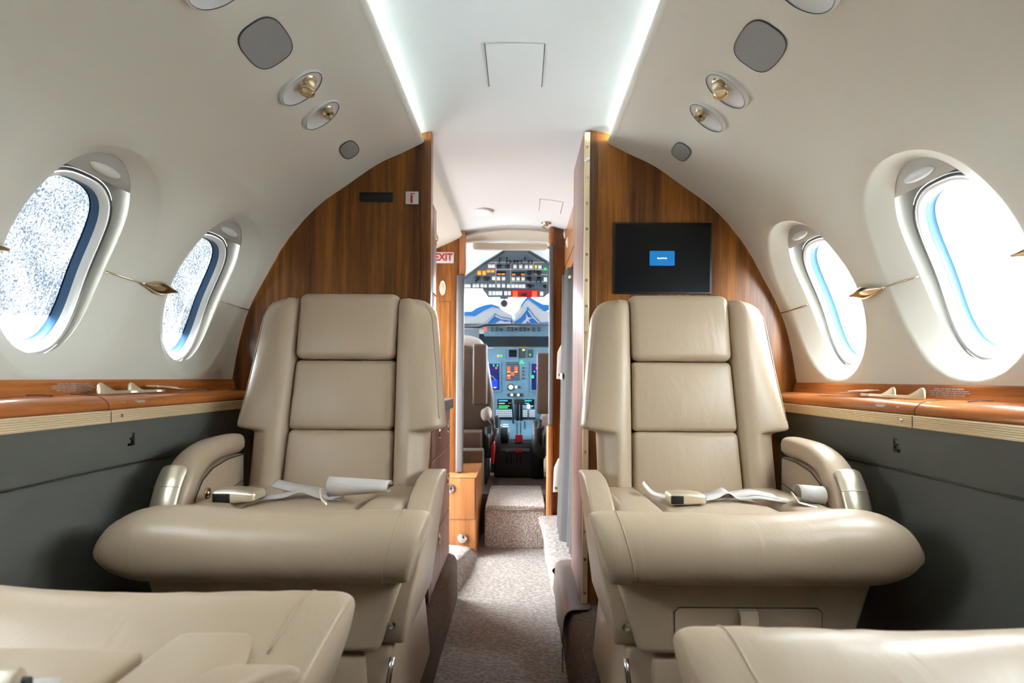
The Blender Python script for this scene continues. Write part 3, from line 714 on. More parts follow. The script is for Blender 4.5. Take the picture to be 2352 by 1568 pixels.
# ---------------------------------------------------------------- chairs
RC = .22
def yface(z, rec):   # face of the backrest
    return 1.50+(z-.63)*RC
def make_chair(side, loc, rz, label, group, recline=0.0, belt=None, near=False):
    global PIVOT, MIR
    t = thing('cabin_chair', label, 'chair', loc, group, rz)
    C = .466
    PIVOT = Vector((C if side > 0 else -C, 1.30, .20)); MIR = side < 0
    # hinge transform for reclined backs
    hy, hz = 1.52, .62; ca, sa = math.cos(recline), math.sin(recline)
    def H(x, y, z):
        dy, dz = y-hy, z-hz
        return (x, hy+dy*ca+dz*sa, hz-dy*sa+dz*ca)
    def bk(u, z, d): return H(C+u, yface(z, 0)-d, z)
    L_ = M['leather']
    def backpad(name, z0, z1, w0, w1, dep, bul, r=.02):
        zc, hh = (z0+z1)/2, (z1-z0)/2
        def wr(x, y, z):
            k = (y+hh)/(2*hh); ww = w0+(w1-w0)*k
            return bk(x*ww/.14, zc+y, z+dep)
        return pad(name, .14, hh, .035, r, wr, L_, t, bul, 10)
    backpad('back_cushion', .575, .797, .147, .143, -.030, .014, .016)
    backpad('back_cushion', .797, .987, .143, .138, -.030, .012, .014)
    hd = backpad('headrest', .988, 1.177, .138, .140, -.016, .012, .022)
    # wings
    for s in (-1, 1):
        rings = []
        zs = [.56, .60, .66, .72, .77, .79, .797, .803, .812, .83, .86, .90, .96, 1.02, 1.07, 1.10, 1.12, 1.14, 1.152, 1.161, 1.166]
        for z in zs:
            wi = .150+(z-.6)*(-.012/.5)
            if z <= .797: hw = .238
            else:
                hw = .284+(z-.80)*(-.034/.30)
                if z > 1.10: hw = hw-.055*(1-math.sqrt(max(0, 1-((z-1.10)/.0665)**2)))
            if z == .797: hw = .243
            ear = max(0, 1-abs(z-.82)/.12) if z > .797 else 0
            top = 0 if z < 1.13 else .03*(1-math.sqrt(max(0, 1-((z-1.13)/.037)**2)))
            sec = [(wi-.004, -.09), (wi-.002, -.02), (wi, .000), (wi+.006, .016), (wi+.022, .030), (wi+.045, .034), (hw-.045, .026+.010*ear), (hw-.018, .014+.016*ear), (hw-.004, .0+.012*ear), (hw, -.018), (hw-.004, -.05), (hw-.010, -.10)]
            rings.append([bk(s*(u), z, d-top*(1 if d > -.03 else 0)) for u, d in sec])
        o = mk('side_bolster', *loftg(rings), L_, t); subd(o, 1)
        # seam
        pts = []
        for z in [.83, .86, .90, .96, 1.02, 1.07, 1.10, 1.12, 1.138, 1.15]:
            hw = .284+(z-.80)*(-.034/.30)
            if z > 1.10: hw = hw-.055*(1-math.sqrt(max(0, 1-((z-1.10)/.0665)**2)))
            ear = max(0, 1-abs(z-.82)/.12)
            pts.append(bk(s*(hw-.012), z, .0085+.014*ear))
        mk('seam', *tubeg(pts, .0009, 5), M['leather'], o)
    # back shell
    rings = []
    for z, hw in ((.50, .20), (.60, .228), (.80, .232), (1.05, .235), (1.13, .215), (1.155, .17)):
        rings.append([bk(u, z, d) for u, d in ((-hw, -.06), (hw, -.06), (hw+.004, -.10), (hw-.03, -.15), (-hw+.03, -.15), (-hw-.004, -.10))])
    o = mk('back_shell', *loftg(rings), L_, t); subd(o, 1)
    # seat cushion: pad and side cushions
    pad('seat_cushion', .135, .165, .05, .024, lambda x, y, z: (C+x, 1.345+y, .600+z-(y+.1)*.05), L_, t, .012)
    for s in (-1, 1):
        pad('seat_side', .052, .185, .055, .024, lambda x, y, z: (C+s*.186+x, 1.345+y, .603+z-(y)*.03), L_, t, .006)
    # front bolster roll
    sec = spl([(1.235, .640, 0), (1.18, .661, 0), (1.125, .679, 0), (1.085, .676, 0), (1.052, .656, 0), (1.036, .622, 0), (1.036, .588, 0), (1.052, .562, 0), (1.085, .549, 0), (1.16, .546, 0), (1.235, .55, 0)], 3)
    rings = []
    AS = [0, .004, .010, .018, .028, .040, .055, .08]+[.08+.78*i/18 for i in range(1, 19)]+[.86+.137*math.sin(PI/2*i/12) for i in range(1, 13)]+[.9985, 1]
    N = len(AS)-1
    for a in AS:
        if a < .05: e = (a/.05); k = .90+.10*math.sqrt(1-(1-e)**2)
        elif a > .86: e = (a-.86)/.14; k = .32+.68*max(0, 1-e**2.1)**.5
        else: k = 1
        r = []
        for p in sec:
            y, z = p.x, p.y
            yy = 1.15+(y-1.15)*(k if a < .5 else .72+.28*k) if y < 1.15 else y
            pv = .612 if a > .5 else .575; zz = pv+(z-pv)*(k if z > pv else (.45+.55*k if a > .5 else 1))
            wr = .0006*math.sin(a*55+z*30)*math.exp(-((a-.25)/.25)**2)*(1 if z > .6 else .2)
            # gentle dip in the middle and a fuller outboard end
            zz += .007*(math.exp(-((a-.80)/.12)**2) - .6*math.exp(-((a-.42)/.2)**2))*(1 if z > .6 else 0) + wr
            xi = .157+max(0, (.68-z))*.27; xo = .772-max(0, .60-z)*.62
            r.append((xi+(xo-xi)*a, yy-wr, zz))
        rings.append(r)
    o = mk('leg_bolster', *loftg(rings), L_, t)
    mk('seam', *tubeg([Vector(p)+Vector((.001, -.0003, .0003)) for p in rings[7][2:28]], .0011, 5), M['leather'], o)
    mk('seam', *tubeg([Vector(p)+Vector((0, -.0003, .0003)) for p in rings[N-6][4:26]], .0011, 5), M['leather'], o)
    # aisle side panel with the stowed inner arm
    def slant(z): return max(0, .62-z)*.18
    pp = spl([(1.50, .700, 0), (1.42, .704, 0), (1.34, .697, 0), (1.26, .672, 0), (1.20, .635, 0), (1.155, .575, 0), (1.125, .50, 0), (1.12, .44, 0), (1.14, .405, 0)], 4)
    outl = [(p.x, p.y) for p in pp]+[(1.30, .40), (1.50, .40)]
    def sidepanel(pts, x0, x1):
        n = len(pts); vs = [(x0+slant(z), y, z) for y, z in pts]+[(x1+slant(z), y, z) for y, z in pts]
        return vs, [list(range(n))[::-1], list(range(n, 2*n))]+[[i, (i+1) % n, n+(i+1) % n, n+i] for i in range(n)]
    o = mk('side_panel', *sidepanel(outl, .172, .226), L_, t); bevel(o, .014, 4, 50)
    lathe('screw', (.172+.054*.5+slant(.44), 1.118, .452), (0, -1, 0), [(.010, 0), (.009, .004), (.005, .005), (.004, .001), (.001, .001)], M['chrome'], t, 18)
    # outer arm
    ctr = [(1.515, .790), (1.44, .789), (1.38, .784), (1.325, .768), (1.285, .744), (1.255, .712), (1.235, .675), (1.22, .635), (1.215, .60)]
    cs = spl([(a, b, 0) for a, b in ctr], 4)
    rings = []
    for i, p in enumerate(cs):
        d = (cs[min(i+1, len(cs)-1)]-cs[max(i-1, 0)]).normalized(); nrm = Vector((-d.y, d.x, 0))
        if nrm.y < 0: nrm = -nrm
        if nrm.y < .0: nrm = -nrm
        r = []
        for x, h in ((.709, -.055), (.709, -.02), (.712, -.008), (.722, -.001), (.745, .0), (.768, -.003), (.780, -.012), (.784, -.03), (.784, -.055)):
            q = p+nrm*h; r.append((x, q.x, q.y))
        rings.append(r)
    o = mk('armrest', *loftg(rings), L_, t); subd(o, 1)
    pin = [(1.515, .735), (1.42, .733), (1.35, .722), (1.305, .700), (1.275, .665), (1.262, .60), (1.262, .50), (1.515, .50)]
    o = mk('arm_panel', *prismg(pin, .716, .778, 'x'), L_, t); bevel(o, .004)
    mk('seam', *tubeg([(.7155, 1.505, .665), (.7155, 1.44, .655), (.7155, 1.40, .63), (.7155, 1.375, .59), (.7155, 1.365, .56)], .0011, 5), M['rubber'], o)
    mk('seam', *tubeg([(.7095, a, b) for a, b in [(1.515, .736), (1.42, .734), (1.35, .722), (1.305, .700), (1.277, .665), (1.262, .60)]], .0018, 5), M['rubber'], o)
    lathe('recline_button', (.716, 1.335, .665), (-1, 0, 0), [(.0135, 0), (.0135, .003), (.010, .004), (.0085, .001), (.0065, .001), (.006, .006), (.004, .0075), (.0005, .0078)], M['gold'], t, 24)
    # champagne control lid wrapped over the arm end
    rings = []
    M2 = cs[17:30]
    for i, p in enumerate(M2):
        d = (M2[min(i+1, len(M2)-1)]-M2[max(i-1, 0)]).normalized(); nrm = Vector((-d.y, d.x, 0))
        if nrm.y < 0: nrm = -nrm
        if nrm.x > 0 and d.y < -.9: nrm = -nrm
        a = i/(len(M2)-1); k = 1 if a < .7 else math.sqrt(max(.02, 1-((a-.7)/.3)**2)); hw = .031*k; cxx = .752
        r = []
        for x, h in ((-1, -.006), (-.98, .003), (-.8, .008), (-.4, .0115), (0, .0125), (.4, .0115), (.8, .007), (.98, .001), (1, -.008)):
            q = p+nrm*(h*(.6+.4*k)); r.append((cxx+x*hw, q.x, q.y))
        rings.append(r)
    lid = mk('control_lid', *loftg(rings), M['goldsat'], t); subd(lid, 1)
    q = rings[5]
    mk('lid_line', *tubeg([Vector(v)+Vector((0, -.0008, .0010)) for v in q[1:8]], .0008, 5), M['brass'], lid)
    o = mk('lid_housing', *prismg([(1.232, .66), (1.222, .625), (1.222, .585), (1.245, .585), (1.26, .65)], .722, .782, 'x'), M['brass'], t); bevel(o, .003)
    # base box with drawer
    def trap(x0t, x1t, x0b, x1b, zt, zb, y0, y1):
        return [(x0b, y0, zb), (x1b, y0, zb), (x1t, y0, zt), (x0t, y0, zt), (x0b, y1, zb), (x1b, y1, zb), (x1t, y1, zt), (x0t, y1, zt)], [[0, 1, 2, 3], [7, 6, 5, 4], [0, 4, 5, 1], [3, 2, 6, 7], [0, 3, 7, 4], [1, 5, 6, 2]]
    o = mk('base_box', *trap(.205, .715, .255, .665, .56, .402, 1.105, 1.50), L_, t); bevel(o, .014, 4)
    dw = mk('drawer', *prismg([(.322, .425), (.330, .417), (.600, .417), (.608, .425), (.608, .488), (.600, .496), (.330, .496), (.322, .488)], 1.1025, 1.12), L_, t); bevel(dw, .002)
    loop = [(.322, .425), (.330, .417), (.600, .417), (.608, .425), (.608, .488), (.600, .496), (.330, .496), (.322, .488), (.322, .425)]
    mk('gap', *tubeg([(a, 1.1045, b) for a, b in loop], .0016, 6), M['rubber'], dw)
    o = mk('pull_tab', *ribbong([(.462, 1.106, .494), (.462, 1.096, .492), (.462, 1.090, .480), (.462, 1.089, .44), (.462, 1.092, .405)], (1, 0, 0), .034, .004), M['strap'] if False else L_, dw); o.data.set_sharp_from_angle(angle=.7)
    # pedestal
    o = mk('pedestal', *trap(.235, .70, .215, .715, .405, .202, 1.135, 1.52), L_, t); bevel(o, .012, 3)
    o = mk('front_cover', *trap(.285, .65, .275, .66, .39, .205, 1.118, 1.14), L_, t); bevel(o, .008, 3)
    rt = mk('seat_rail', *boxg((.222, .250), (1.09, 1.50), (.1995, .215)), M['alu'], t, smooth=False)
    mk('latch', *merge(ribbong([(.232, 1.128, .385), (.236, 1.122, .35), (.240, 1.118, .315), (.242, 1.112, .285)], (1, 0, 0), .010, .002), boxg((.232, .250), (1.106, 1.112), (.292, .298)), tubeg([(.246, 1.108, .300), (.256, 1.100, .308)], .003, 8)), M['chrome'], t)
    # belts
    if belt:
        PIVOTb = PIVOT
        bl = belt(t, C)
    PIVOT = None; MIR = False
    return t
def buckle(par, x, y, z, sx=1, w=.082, rot=0):
    """champagne lift buckle with a dark face toward the viewer"""
    c, s = math.cos(rot), math.sin(rot)
    def wr(a, b, d):
        k = 1-.25*max(0, -a/ (w/2)*(-1))
        return (x+a*c-b*s, y+a*s+b*c, z+d*(1-.25*max(0, a/(w/2))))
    b = pad('buckle', w/2, .026, .0125, .007, wr, M['goldsat'], par, .003, 4)
    f = box('release', (x-w/2+.002, x-w/2+.030), (y-.0285, y-.020), (z-.009, z+.009), M['black'], b, .002)
    return b
def belt_right(t, C):
    sb = mk('seat_belt', *merge(
        ribbong(spl([(C-.035, 1.300, .668), (C+.0, 1.31, .672), (C+.03, 1.32, .682), (C+.055, 1.32, .668), (C+.10, 1.31, .672), (C+.145, 1.30, .666), (C+.17, 1.29, .664)], 4), (0, 1, .1), .045, .0016),
        ribbong(spl([(C-.15, 1.37, .690), (C-.13, 1.36, .668), (C-.10, 1.34, .661), (C-.04, 1.33, .664)], 4), (.3, 1, 0), .045, .0016),
        ribbong(spl([(C+.0, 1.33, .664), (C+.06, 1.335, .670), (C+.10, 1.33, .676), (C+.15, 1.32, .668)], 4), (0, 1, .1), .045, .0016)), M['strap'], t)
    rings = [[Vector((C+.170+.062*k, 1.262+.010*k, .688-.006*k))+Vector((0, math.cos(2*PI*j/20), math.sin(2*PI*j/20)))*.020 for j in range(17)] for k in (0, .5, 1)]
    o = mk('belt_loop', *loftg(rings, closed=False, cap=False), M['strap'], sb); so = o.modifiers.new('s', 'SOLIDIFY'); so.thickness = .0018
    buckle(sb, C-.072, 1.285, .672)
    mk('latch_plate', *merge(ribbong([(C+.155, 1.255, .690), (C+.165, 1.25, .672), (C+.20, 1.235, .664), (C+.225, 1.22, .660)], (.3, 1, 0), .034, .0028)), M['goldsat'], sb)
def belt_left(t, C):
    sb = mk('seat_belt', *merge(
        ribbong(spl([(C+.10, 1.30, .665), (C+.05, 1.31, .668), (C+.02, 1.33, .676), (C-.03, 1.32, .664), (C-.08, 1.30, .664)], 4), (0, 1, .1), .045, .0016),
        ribbong(spl([(C+.11, 1.37, .684), (C+.06, 1.36, .676), (C+.02, 1.35, .672), (C-.02, 1.34, .668)], 4), (0, 1, .2), .045, .0016)), M['strap'], t)
    rings = []
    for k in range(6):
        a = k/5; rings.append([Vector((C-.055-.130*a, 1.285+.03*a, .692-.004*a))+Vector((0, math.cos(2*PI*j/20)*(1+.3*a), math.sin(2*PI*j/20)*(1-.45*a)))*.023 for j in range(17)])
    o = mk('belt_loop', *loftg(rings, closed=False, cap=False), M['strap'], sb); so = o.modifiers.new('s', 'SOLIDIFY'); so.thickness = .0018
    # the mesh is mirrored, so the dark face ends up on the outboard side
    b = pad('buckle', .048, .030, .014, .008, lambda a, b_, d: (C+.142-a, 1.27+b_, .675+d*(1-.3*max(0, a/.048))), M['goldsat'], sb, .003, 4)
    box('release', (C+.148, C+.184), (1.236, 1.246), (.664, .684), M['black'], b, .002)
    mk('latch_plate', *ribbong([(C-.045, 1.255, .692), (C-.05, 1.25, .672), (C-.065, 1.238, .664)], (.3, 1, 0), .032, .0028), M['goldsat'], sb)
def belt_aft_left(t, C):
    sb = mk('seat_belt', *ribbong(spl([(C-.10, 1.36, .664), (C-.12, 1.33, .665), (C-.10, 1.31, .667), (C-.08, 1.28, .668)], 4), (1, .2, 0), .04, .0016), M['strap'], t)
    buckle(sb, C-.075, 1.345, .682, w=.075, rot=.5)
def belt_aft_right(t, C):
    sb = mk('seat_belt', *ribbong(spl([(C-.05, 1.36, .664), (C+.0, 1.34, .666), (C+.04, 1.31, .667), (C+.08, 1.26, .668)], 4), (.5, 1, 0), .045, .0016), M['strap'], t)
    rings = [[Vector((C+.030+.062*k, 1.268+.010*k, .690))+Vector((0, math.cos(2*PI*j/20), math.sin(2*PI*j/20)))*.024 for j in range(17)] for k in (0, .5, 1)]
    o = mk('belt_loop', *loftg(rings, closed=False, cap=False), M['strap'], sb); so = o.modifiers.new('s', 'SOLIDIFY'); so.thickness = .0018
G = 'tan leather cabin chairs'
make_chair(-1, (-.466, 1.30, .20), 0, 'tan leather cabin chair in front of the left walnut bulkhead, facing the viewer', G, 0, belt_left)
make_chair(1, (.466, 1.30, .20), 0, 'tan leather cabin chair under the black display on the right bulkhead', G, 0, belt_right)
make_chair(1, (-.493, .488, .20), PI, 'tan leather chair cut off at the bottom left, nearest the viewer', G, math.radians(62), belt_aft_left)
make_chair(-1, (.493, .393, .20), PI, 'tan leather chair cut off at the bottom right, nearest the viewer', G, math.radians(62), belt_aft_right)
# red extinguisher sliver behind the left chair
fx = thing('fire_extinguisher', 'red extinguisher bottle low beside the left chair, mostly hidden', 'extinguisher', (-.325, 1.72, .198))
lathe('bottle', (-.305, 1.72, .198), (0, 0, 1), [(.03, 0), (.035, .006), (.035, .17), (.028, .195), (.012, .205), (.012, .22)], M['red'], fx, 20)

# ---------------------------------------------------------------- galley on the left beyond the bulkhead
XG = -.277
gl = thing('galley_cabinet', 'low wooden galley cabinet with latched drawers beyond the left bulkhead', 'cabinet', (-.5, 2.15, .198))
box('body', (-.88, XG-.004), (YB, 2.41), (.198, .812), M['woodred'], gl, .002)
for z0, z1 in ((.205, .385), (.391, .652), (.658, .808)):
    d = box('drawer', (XG-.006, XG), (YB+.01, 2.40), (z0, z1), M['woodred'], gl, .0015)
    zc = (z0+z1)/2 if z0 < .6 else .74
    lathe('latch', (XG, 2.10, zc if z0 > .3 else .345), (1, 0, 0), [(.024, 0), (.022, .003), (.012, .004), (.010, .006), (.002, .007)], M['gold'], d, 24, u=(0, 0, 1), sy=.62)
    if z0 > .3: lathe('latch', (XG, 2.34, zc), (1, 0, 0), [(.024, 0), (.022, .003), (.012, .004), (.010, .006), (.002, .007)], M['gold'], d, 24, u=(0, 0, 1), sy=.62)
box('worktop', (-.88, XG+.012), (YB, 2.425), (.812, .853), M['alu'], gl, .003)
gu = thing('galley_tower', 'narrow upper galley cupboard standing on the galley counter', 'cabinet', (-.5, 1.95, .853))
box('body', (-.60, XG-.004), (YB, 1.985), (.853, 1.53), M['woodred'], gu, .002)
for z0, z1 in ((.86, 1.22), (1.226, 1.52)):
    d = box('door', (XG-.006, XG+.001), (YB+.004, 1.980), (z0, z1), M['woodred'], gu, .0015)
    lathe('latch', (XG+.001, 1.957, (1.145 if z0 < 1 else 1.42)), (1, 0, 0), [(.026, 0), (.024, .004), (.012, .005), (.010, .008), (.002, .010)], M['gold'], d, 24, u=(0, 0, 1), sy=.62)
# ---------------------------------------------------------------- entry area, left
YX = 3.10
def wallpanel(side, xin, name, label, m, y0=YX, y1=YX+.04, bottom=0.):
    pts = [(side*xin, bottom), (side*xin, cz(xin)+.002), (side*.335, cz(.335)+.002), (side*.341, 1.767), (side*.43, 1.767), (side*.43, 1.682), (side*.35, 1.700), (side*.312, 1.711)] + [q for q in profpts(bottom, side, xin) if abs(q[0]) > .318]
    o = mk(name, *prismg(pts, y0, y1), m, smooth=False); tag(o, kind='structure', label=label); return o
wallpanel(-1, .297, 'wall_entry_left', 'walnut divider panel behind the red EXIT sign', M['wood'])
wallpanel(1, .178, 'wall_entry_right', 'walnut divider panel right of the cockpit opening', M['wood'])
p0, p1 = at(990, 578.5, YX-.004), at(1042.5, 604, YX-.004)
es = thing('exit_sign', 'white EXIT sign with red letters on the wooden divider', 'sign', ((p0.x+p1.x)/2, YX, p1.z))
box('plate', (p0.x, p1.x), (YX-.005, YX), (p1.z, p0.z), M['signwhite'], es, .001)
c_ = at(1018.5, 591, YX-.006)
text('lettering', 'EXIT', .054, axes((c_.x, YX-.0055, c_.z), (1, 0, 0), (0, 0, 1)), M['red'], es, ext=.0006, sx=.88, wt=.0016)
c_ = at(1017, 661, YX)
o = thing('oval_plate', 'cream oval recessed plate on the wooden divider under the EXIT sign', 'plate', tuple(c_))
lathe('ring', c_, (0, -1, 0), [(.040, 0), (.040, .003), (.033, .004), (.030, .002), (.001, .002)], M['cream'], o, 32, u=(0, 0, 1), sy=.42)
lathe('inset', c_+Vector((0, -.002, 0)), (0, -1, 0), [(.028, 0), (.026, .0015), (.001, .0018)], M['goldsat'], o, 32, u=(0, 0, 1), sy=.36)
# joint of a cupboard door in the divider
a, b = at(1033, 692, YX), at(1033, 915, YX)
o = mk('trim_7', *merge(tubeg([(a.x, YX-.0005, a.z), (b.x, YX-.0005, b.z)], .0012, 5), tubeg([(a.x, YX-.0005, a.z), (-.50, YX-.0005, a.z)], .0012, 5)), M['rubber']); tag(o, kind='structure', label='door joint in the wooden divider under the oval plate')
# metal edge guards of the cockpit opening
a, b = at(1049, 630, YX-.03), at(1063, 1085, YX-.03)
o = box('edge_guard', (a.x, b.x), (YX-.032, YX-.0005), (.428, a.z), M['alu'], None, .006); tag(o, 'grey metal edge guard left of the cockpit opening', 'edge guard', 'cockpit opening edge guards')
o = box('trim_8', (a.x+.012, b.x+.004), (YX-.012, YX+.05), (a.z+.003, cz(.3)-.002), M['woodlit'], None, .004); tag(o, kind='structure', label='wooden post above the left edge guard')
a, b = at(1262, 562, YX-.03), at(1270.5, 976, YX-.03)
o = box('edge_guard', (a.x, b.x), (YX-.032, YX-.0005), (b.z, a.z), M['alu'], None, .005); tag(o, 'grey metal edge guard right of the cockpit opening', 'edge guard', 'cockpit opening edge guards')
o = mk('trim_9', *merge(boxg((a.x-.008, b.x), (YX-.028, YX+.04), (0, b.z-.003)), boxg((a.x-.002, b.x), (YX-.028, YX+.04), (a.z+.003, cz(.18)-.002))), M['woodlit']); bevel(o, .012, 4); tag(o, kind='structure', label='rounded wooden post right of the cockpit opening')
# low cabinet beside the step
lc = thing('low_cabinet', 'low walnut cabinet with knobs left of the carpeted step', 'cabinet', (-.4, 3.0, 0))
box('body', (-.80, -.207), (2.965, YX+.35), (.001, .424), M['woodlit'], lc, .005)
a, b = at(1030, 1098, 2.962), at(1090, 1192, 2.962)
d = box('drawer', (-.52, b.x), (2.9615, 2.97), (b.z, a.z), M['woodlit'], lc, .0015)
mk('gap', *tubeg([(-.5, 2.9625, a.z+.0012), (b.x+.0012, 2.9625, a.z+.0012), (b.x+.0012, 2.9625, b.z-.0012), (-.5, 2.9625, b.z-.0012)], .0014, 5), M['rubber'], d)
for px, py in ((1062, 1236), (1033, 1121)):
    c_ = at(px, py, 2.96)
    lathe('knob', c_, (0, -1, 0), [(.024, 0), (.024, .006), (.018, .011), (.008, .014), (.001, .0145)], M['chrome'], lc, 24)
# carpeted step box to the cockpit
a, b = at(1113, 1160, 3.14), at(1252, 1265, 3.14)
st = thing('carpeted_step', 'carpeted step box at the foot of the cockpit opening', 'step', ((a.x+b.x)/2, 3.3, 0))
o = mk('box', *boxg((a.x, b.x), (3.14, 3.70), (-.005, a.z-.022)), M['carpetbox'], st); bevel(o, .012, 3)
o = mk('lid', *boxg((a.x+.004, b.x-.002), (3.132, 3.72), (a.z-.020, a.z+.002)), M['carpetbox'], st); bevel(o, .008, 3)
mk('edge_binding', *tubeg([(a.x+.006, 3.1335, a.z-.021), (b.x-.004, 3.1335, a.z-.021)], .0035, 6), M['strap'], st)
# ---------------------------------------------------------------- entry area, right
uc = thing('overhead_cabinet', 'wooden overhead cabinet on the right beyond the door pocket', 'cabinet', (.4, 2.7, 1.48))
o = mk('body', *boxg((.259, .60), (2.23, YX-.001), (1.475, 1.735)), M['woodlit'], uc, smooth=False)
d = box('door', (.256, .260), (2.24, 3.085), (1.545, 1.715), M['woodlit'], uc, .001)
mk('gap', *tubeg([(.2570, 2.24, 1.541), (.2570, 3.085, 1.541)], .0014, 5), M['rubber'], uc)
for px, py in ((1297.5, 537), (1303.5, 556)):
    Yl = (.256-CX)/ray(px, py)[0]; c_ = at(px, py, Yl)
    lathe('latch', c_, (-1, 0, 0), [(.026, 0), (.024, .004), (.012, .006), (.003, .009)], M['cream'], d, 24, u=(0, 0, 1), sy=.6)
# curtain with folds
ct = thing('curtain', 'brownish grey curtain hanging beside the door pocket', 'curtain', (.26, 2.8, .03))
rows = []
for i in range(15):
    a = i/14; z = 1.472-1.442*a; row = []
    xo = .232-.030*a**1.6
    for j in range(41):
        b = j/40
        y = 2.93-.50*b*(.75+.25*a)
        row.append((xo+.055*b+.014*math.sin(b*34+a*1.2)*(.5+.5*a)+.012*math.sin(b*11), y, z))
    rows.append(row)
o = mk('cloth', *loftg(rows, closed=False, cap=False), M['curtain'], ct); so = o.modifiers.new('s', 'SOLIDIFY'); so.thickness = .003
ribbon('tie_band', [(.262, 2.80, .95), (.225, 2.80, .955), (.215, 2.78, .95), (.222, 2.74, .95)], (0, 0, 1), .03, .003, M['goldsat'], ct)
for k, (px0, py0, px1, py1, nm) in enumerate(((1279, 783, 1302, 870, 'upper'), (1271, 1048, 1292, 1130, 'lower'))):
    Yt = 3.02
    A, B = at(px0, py0, Yt), at(px1, py1, Yt)
    tb = thing('tie_strap', 'pale leather snap strap beside the curtain, the %s one' % nm, 'strap', (A.x, Yt, B.z), 'curtain snap straps')
    o = prism('strap', [(A.x, B.z), (A.x+.034, B.z), (A.x+.034, A.z-.03), (B.x+.006, A.z-.005), (B.x, A.z), (A.x+.026, A.z-.012), (A.x+.004, A.z-.06)], Yt, Yt+.005, M['strap'], tb, bv=.0015)
    lathe('snap', (A.x+.014, Yt, B.z+.022), (0, -1, 0), [(.0065, 0), (.006, .002), (.002, .003)], M['chrome'], tb, 14)
# hooks by the curtain head
for px, py in ((1311, 636), (1299, 661)):
    c_ = at(px, py, 2.6 if px > 1305 else 2.99)
    lathe('button', c_, (-.5, -.85, 0), [(.006, 0), (.008, .004), (.007, .009), (.002, .011)], M['goldsat'], ct, 14)
# wall behind the curtain
o = box('wall_entry_side', (.36, .38), (2.26, YX), (0, 1.48), M['woodlit'], None, 0); tag(o, kind='structure', label='wooden side wall behind the curtain')

# ceiling lamp and vent in the entry
def onceil(px, py):
    a, b = ray(px, py); Y = (1.765-CZ)/b
    for _ in range(4): Y = (cz(CX+a*Y)-CZ)/b
    return at(px, py, Y)
c_ = onceil(1098, 488)
lp = thing('ceiling_lamp', 'round ceiling downlight glowing warm in the entry ceiling', 'light', tuple(c_))
lathe('ring', c_, (0, 0, -1), [(.070, -.004), (.070, .003), (.060, .006), (.052, .003), (.050, -.002)], M['white'], lp, 40)
lathe('lens', c_, (0, 0, -1), [(.051, 0), (.04, .001), (.001, .0015)], M['lamp'], lp, 32)
c_ = onceil(1256, 511)
vn = thing('ceiling_vent', 'small chrome gasper vent in the entry ceiling by the right divider', 'vent', tuple(c_))
lathe('flange', c_, (0, 0, -1), [(.032, -.003), (.032, .002), (.02, .004)], M['chrome'], vn, 24)
lathe('nozzle', c_+Vector((-.006, 0, -.002)), (-.5, 0, -1), [(.014, 0), (.018, .006), (.012, .014), (.016, .026), (.010, .028), (.001, .026)], M['gold'], vn, 24)

# ---------------------------------------------------------------- cockpit
YC = 3.16
cream = M['white']
shell = []
# cockpit enclosure: roof, sides, nose, floor
o = mk('ceiling_cockpit', *loftg([[(-.85, y, z1), (-.55, y, z2), (0, y, z3), (.55, y, z2), (.85, y, z1)] for y, z1, z2, z3 in ((YX+.04, 1.35, 1.68, 1.82), (3.7, 1.35, 1.72, 1.86), (4.3, 1.35, 1.70, 1.80), (5.0, 1.33, 1.66, 1.72))], closed=False, cap=False), M['white']); tag(o, kind='structure', label='white cockpit roof lining')
for side in (-1, 1):
    o = mk('wall_cockpit_%s' % ('left' if side < 0 else 'right'), *loftg([[(side*.85, YX+.03, z), (side*.85, 4.3, z), (side*.72, 5.3, z)] for z in (-.3, .98, )]+[[(side*.86, YX+.03, 1.0), (side*.86, 3.9, 1.0), (side*.72, 5.3, .98)]], closed=False, cap=False), M['white']); tag(o, kind='structure', label='%s cockpit side wall' % ('left' if side < 0 else 'right'))
    o = mk('window_cockpit_%s' % ('left' if side < 0 else 'right'), *boxg((side*.855, side*.851), (3.5, 4.4), (1.0, 1.34)), M['pane'], smooth=False); tag(o, kind='structure', label='%s cockpit side window' % ('left' if side < 0 else 'right'))
    o = mk('wall_cockpit_%s_post' % ('left' if side < 0 else 'right'), *boxg((side*.84, side*.87), (YX, 3.5), (.9, 1.45)), M['white'], smooth=False); tag(o, kind='structure', label='%s cockpit rear side post' % ('left' if side < 0 else 'right'))
o = box('floor_cockpit', (-.86, .86), (3.45, 5.2), (.20, .236), M['carpetb'], None, 0); tag(o, kind='structure', label='cockpit floor')
o = box('floor_cockpit_riser', (-.86, .86), (3.44, 3.46), (-.02, .21), M['carpetb'], None, 0); tag(o, kind='structure', label='riser under the cockpit floor')
o = box('wall_nose', (-.86, .86), (5.15, 5.2), (.2, 1.16), M['cablack'], None, 0); tag(o, kind='structure', label='bulkhead ahead of the instrument panel')
# windscreen
o = mk('windscreen', *loftg([[(-.75, 5.25, 1.08), (0, 5.3, 1.08), (.75, 5.25, 1.08)], [(-.70, 4.98, 1.60), (0, 5.0, 1.72), (.70, 4.98, 1.60)]], closed=False, cap=False), M['pane'], smooth=False); tag(o, kind='structure', label='sloping cockpit windscreen'); o.name = 'window_15'
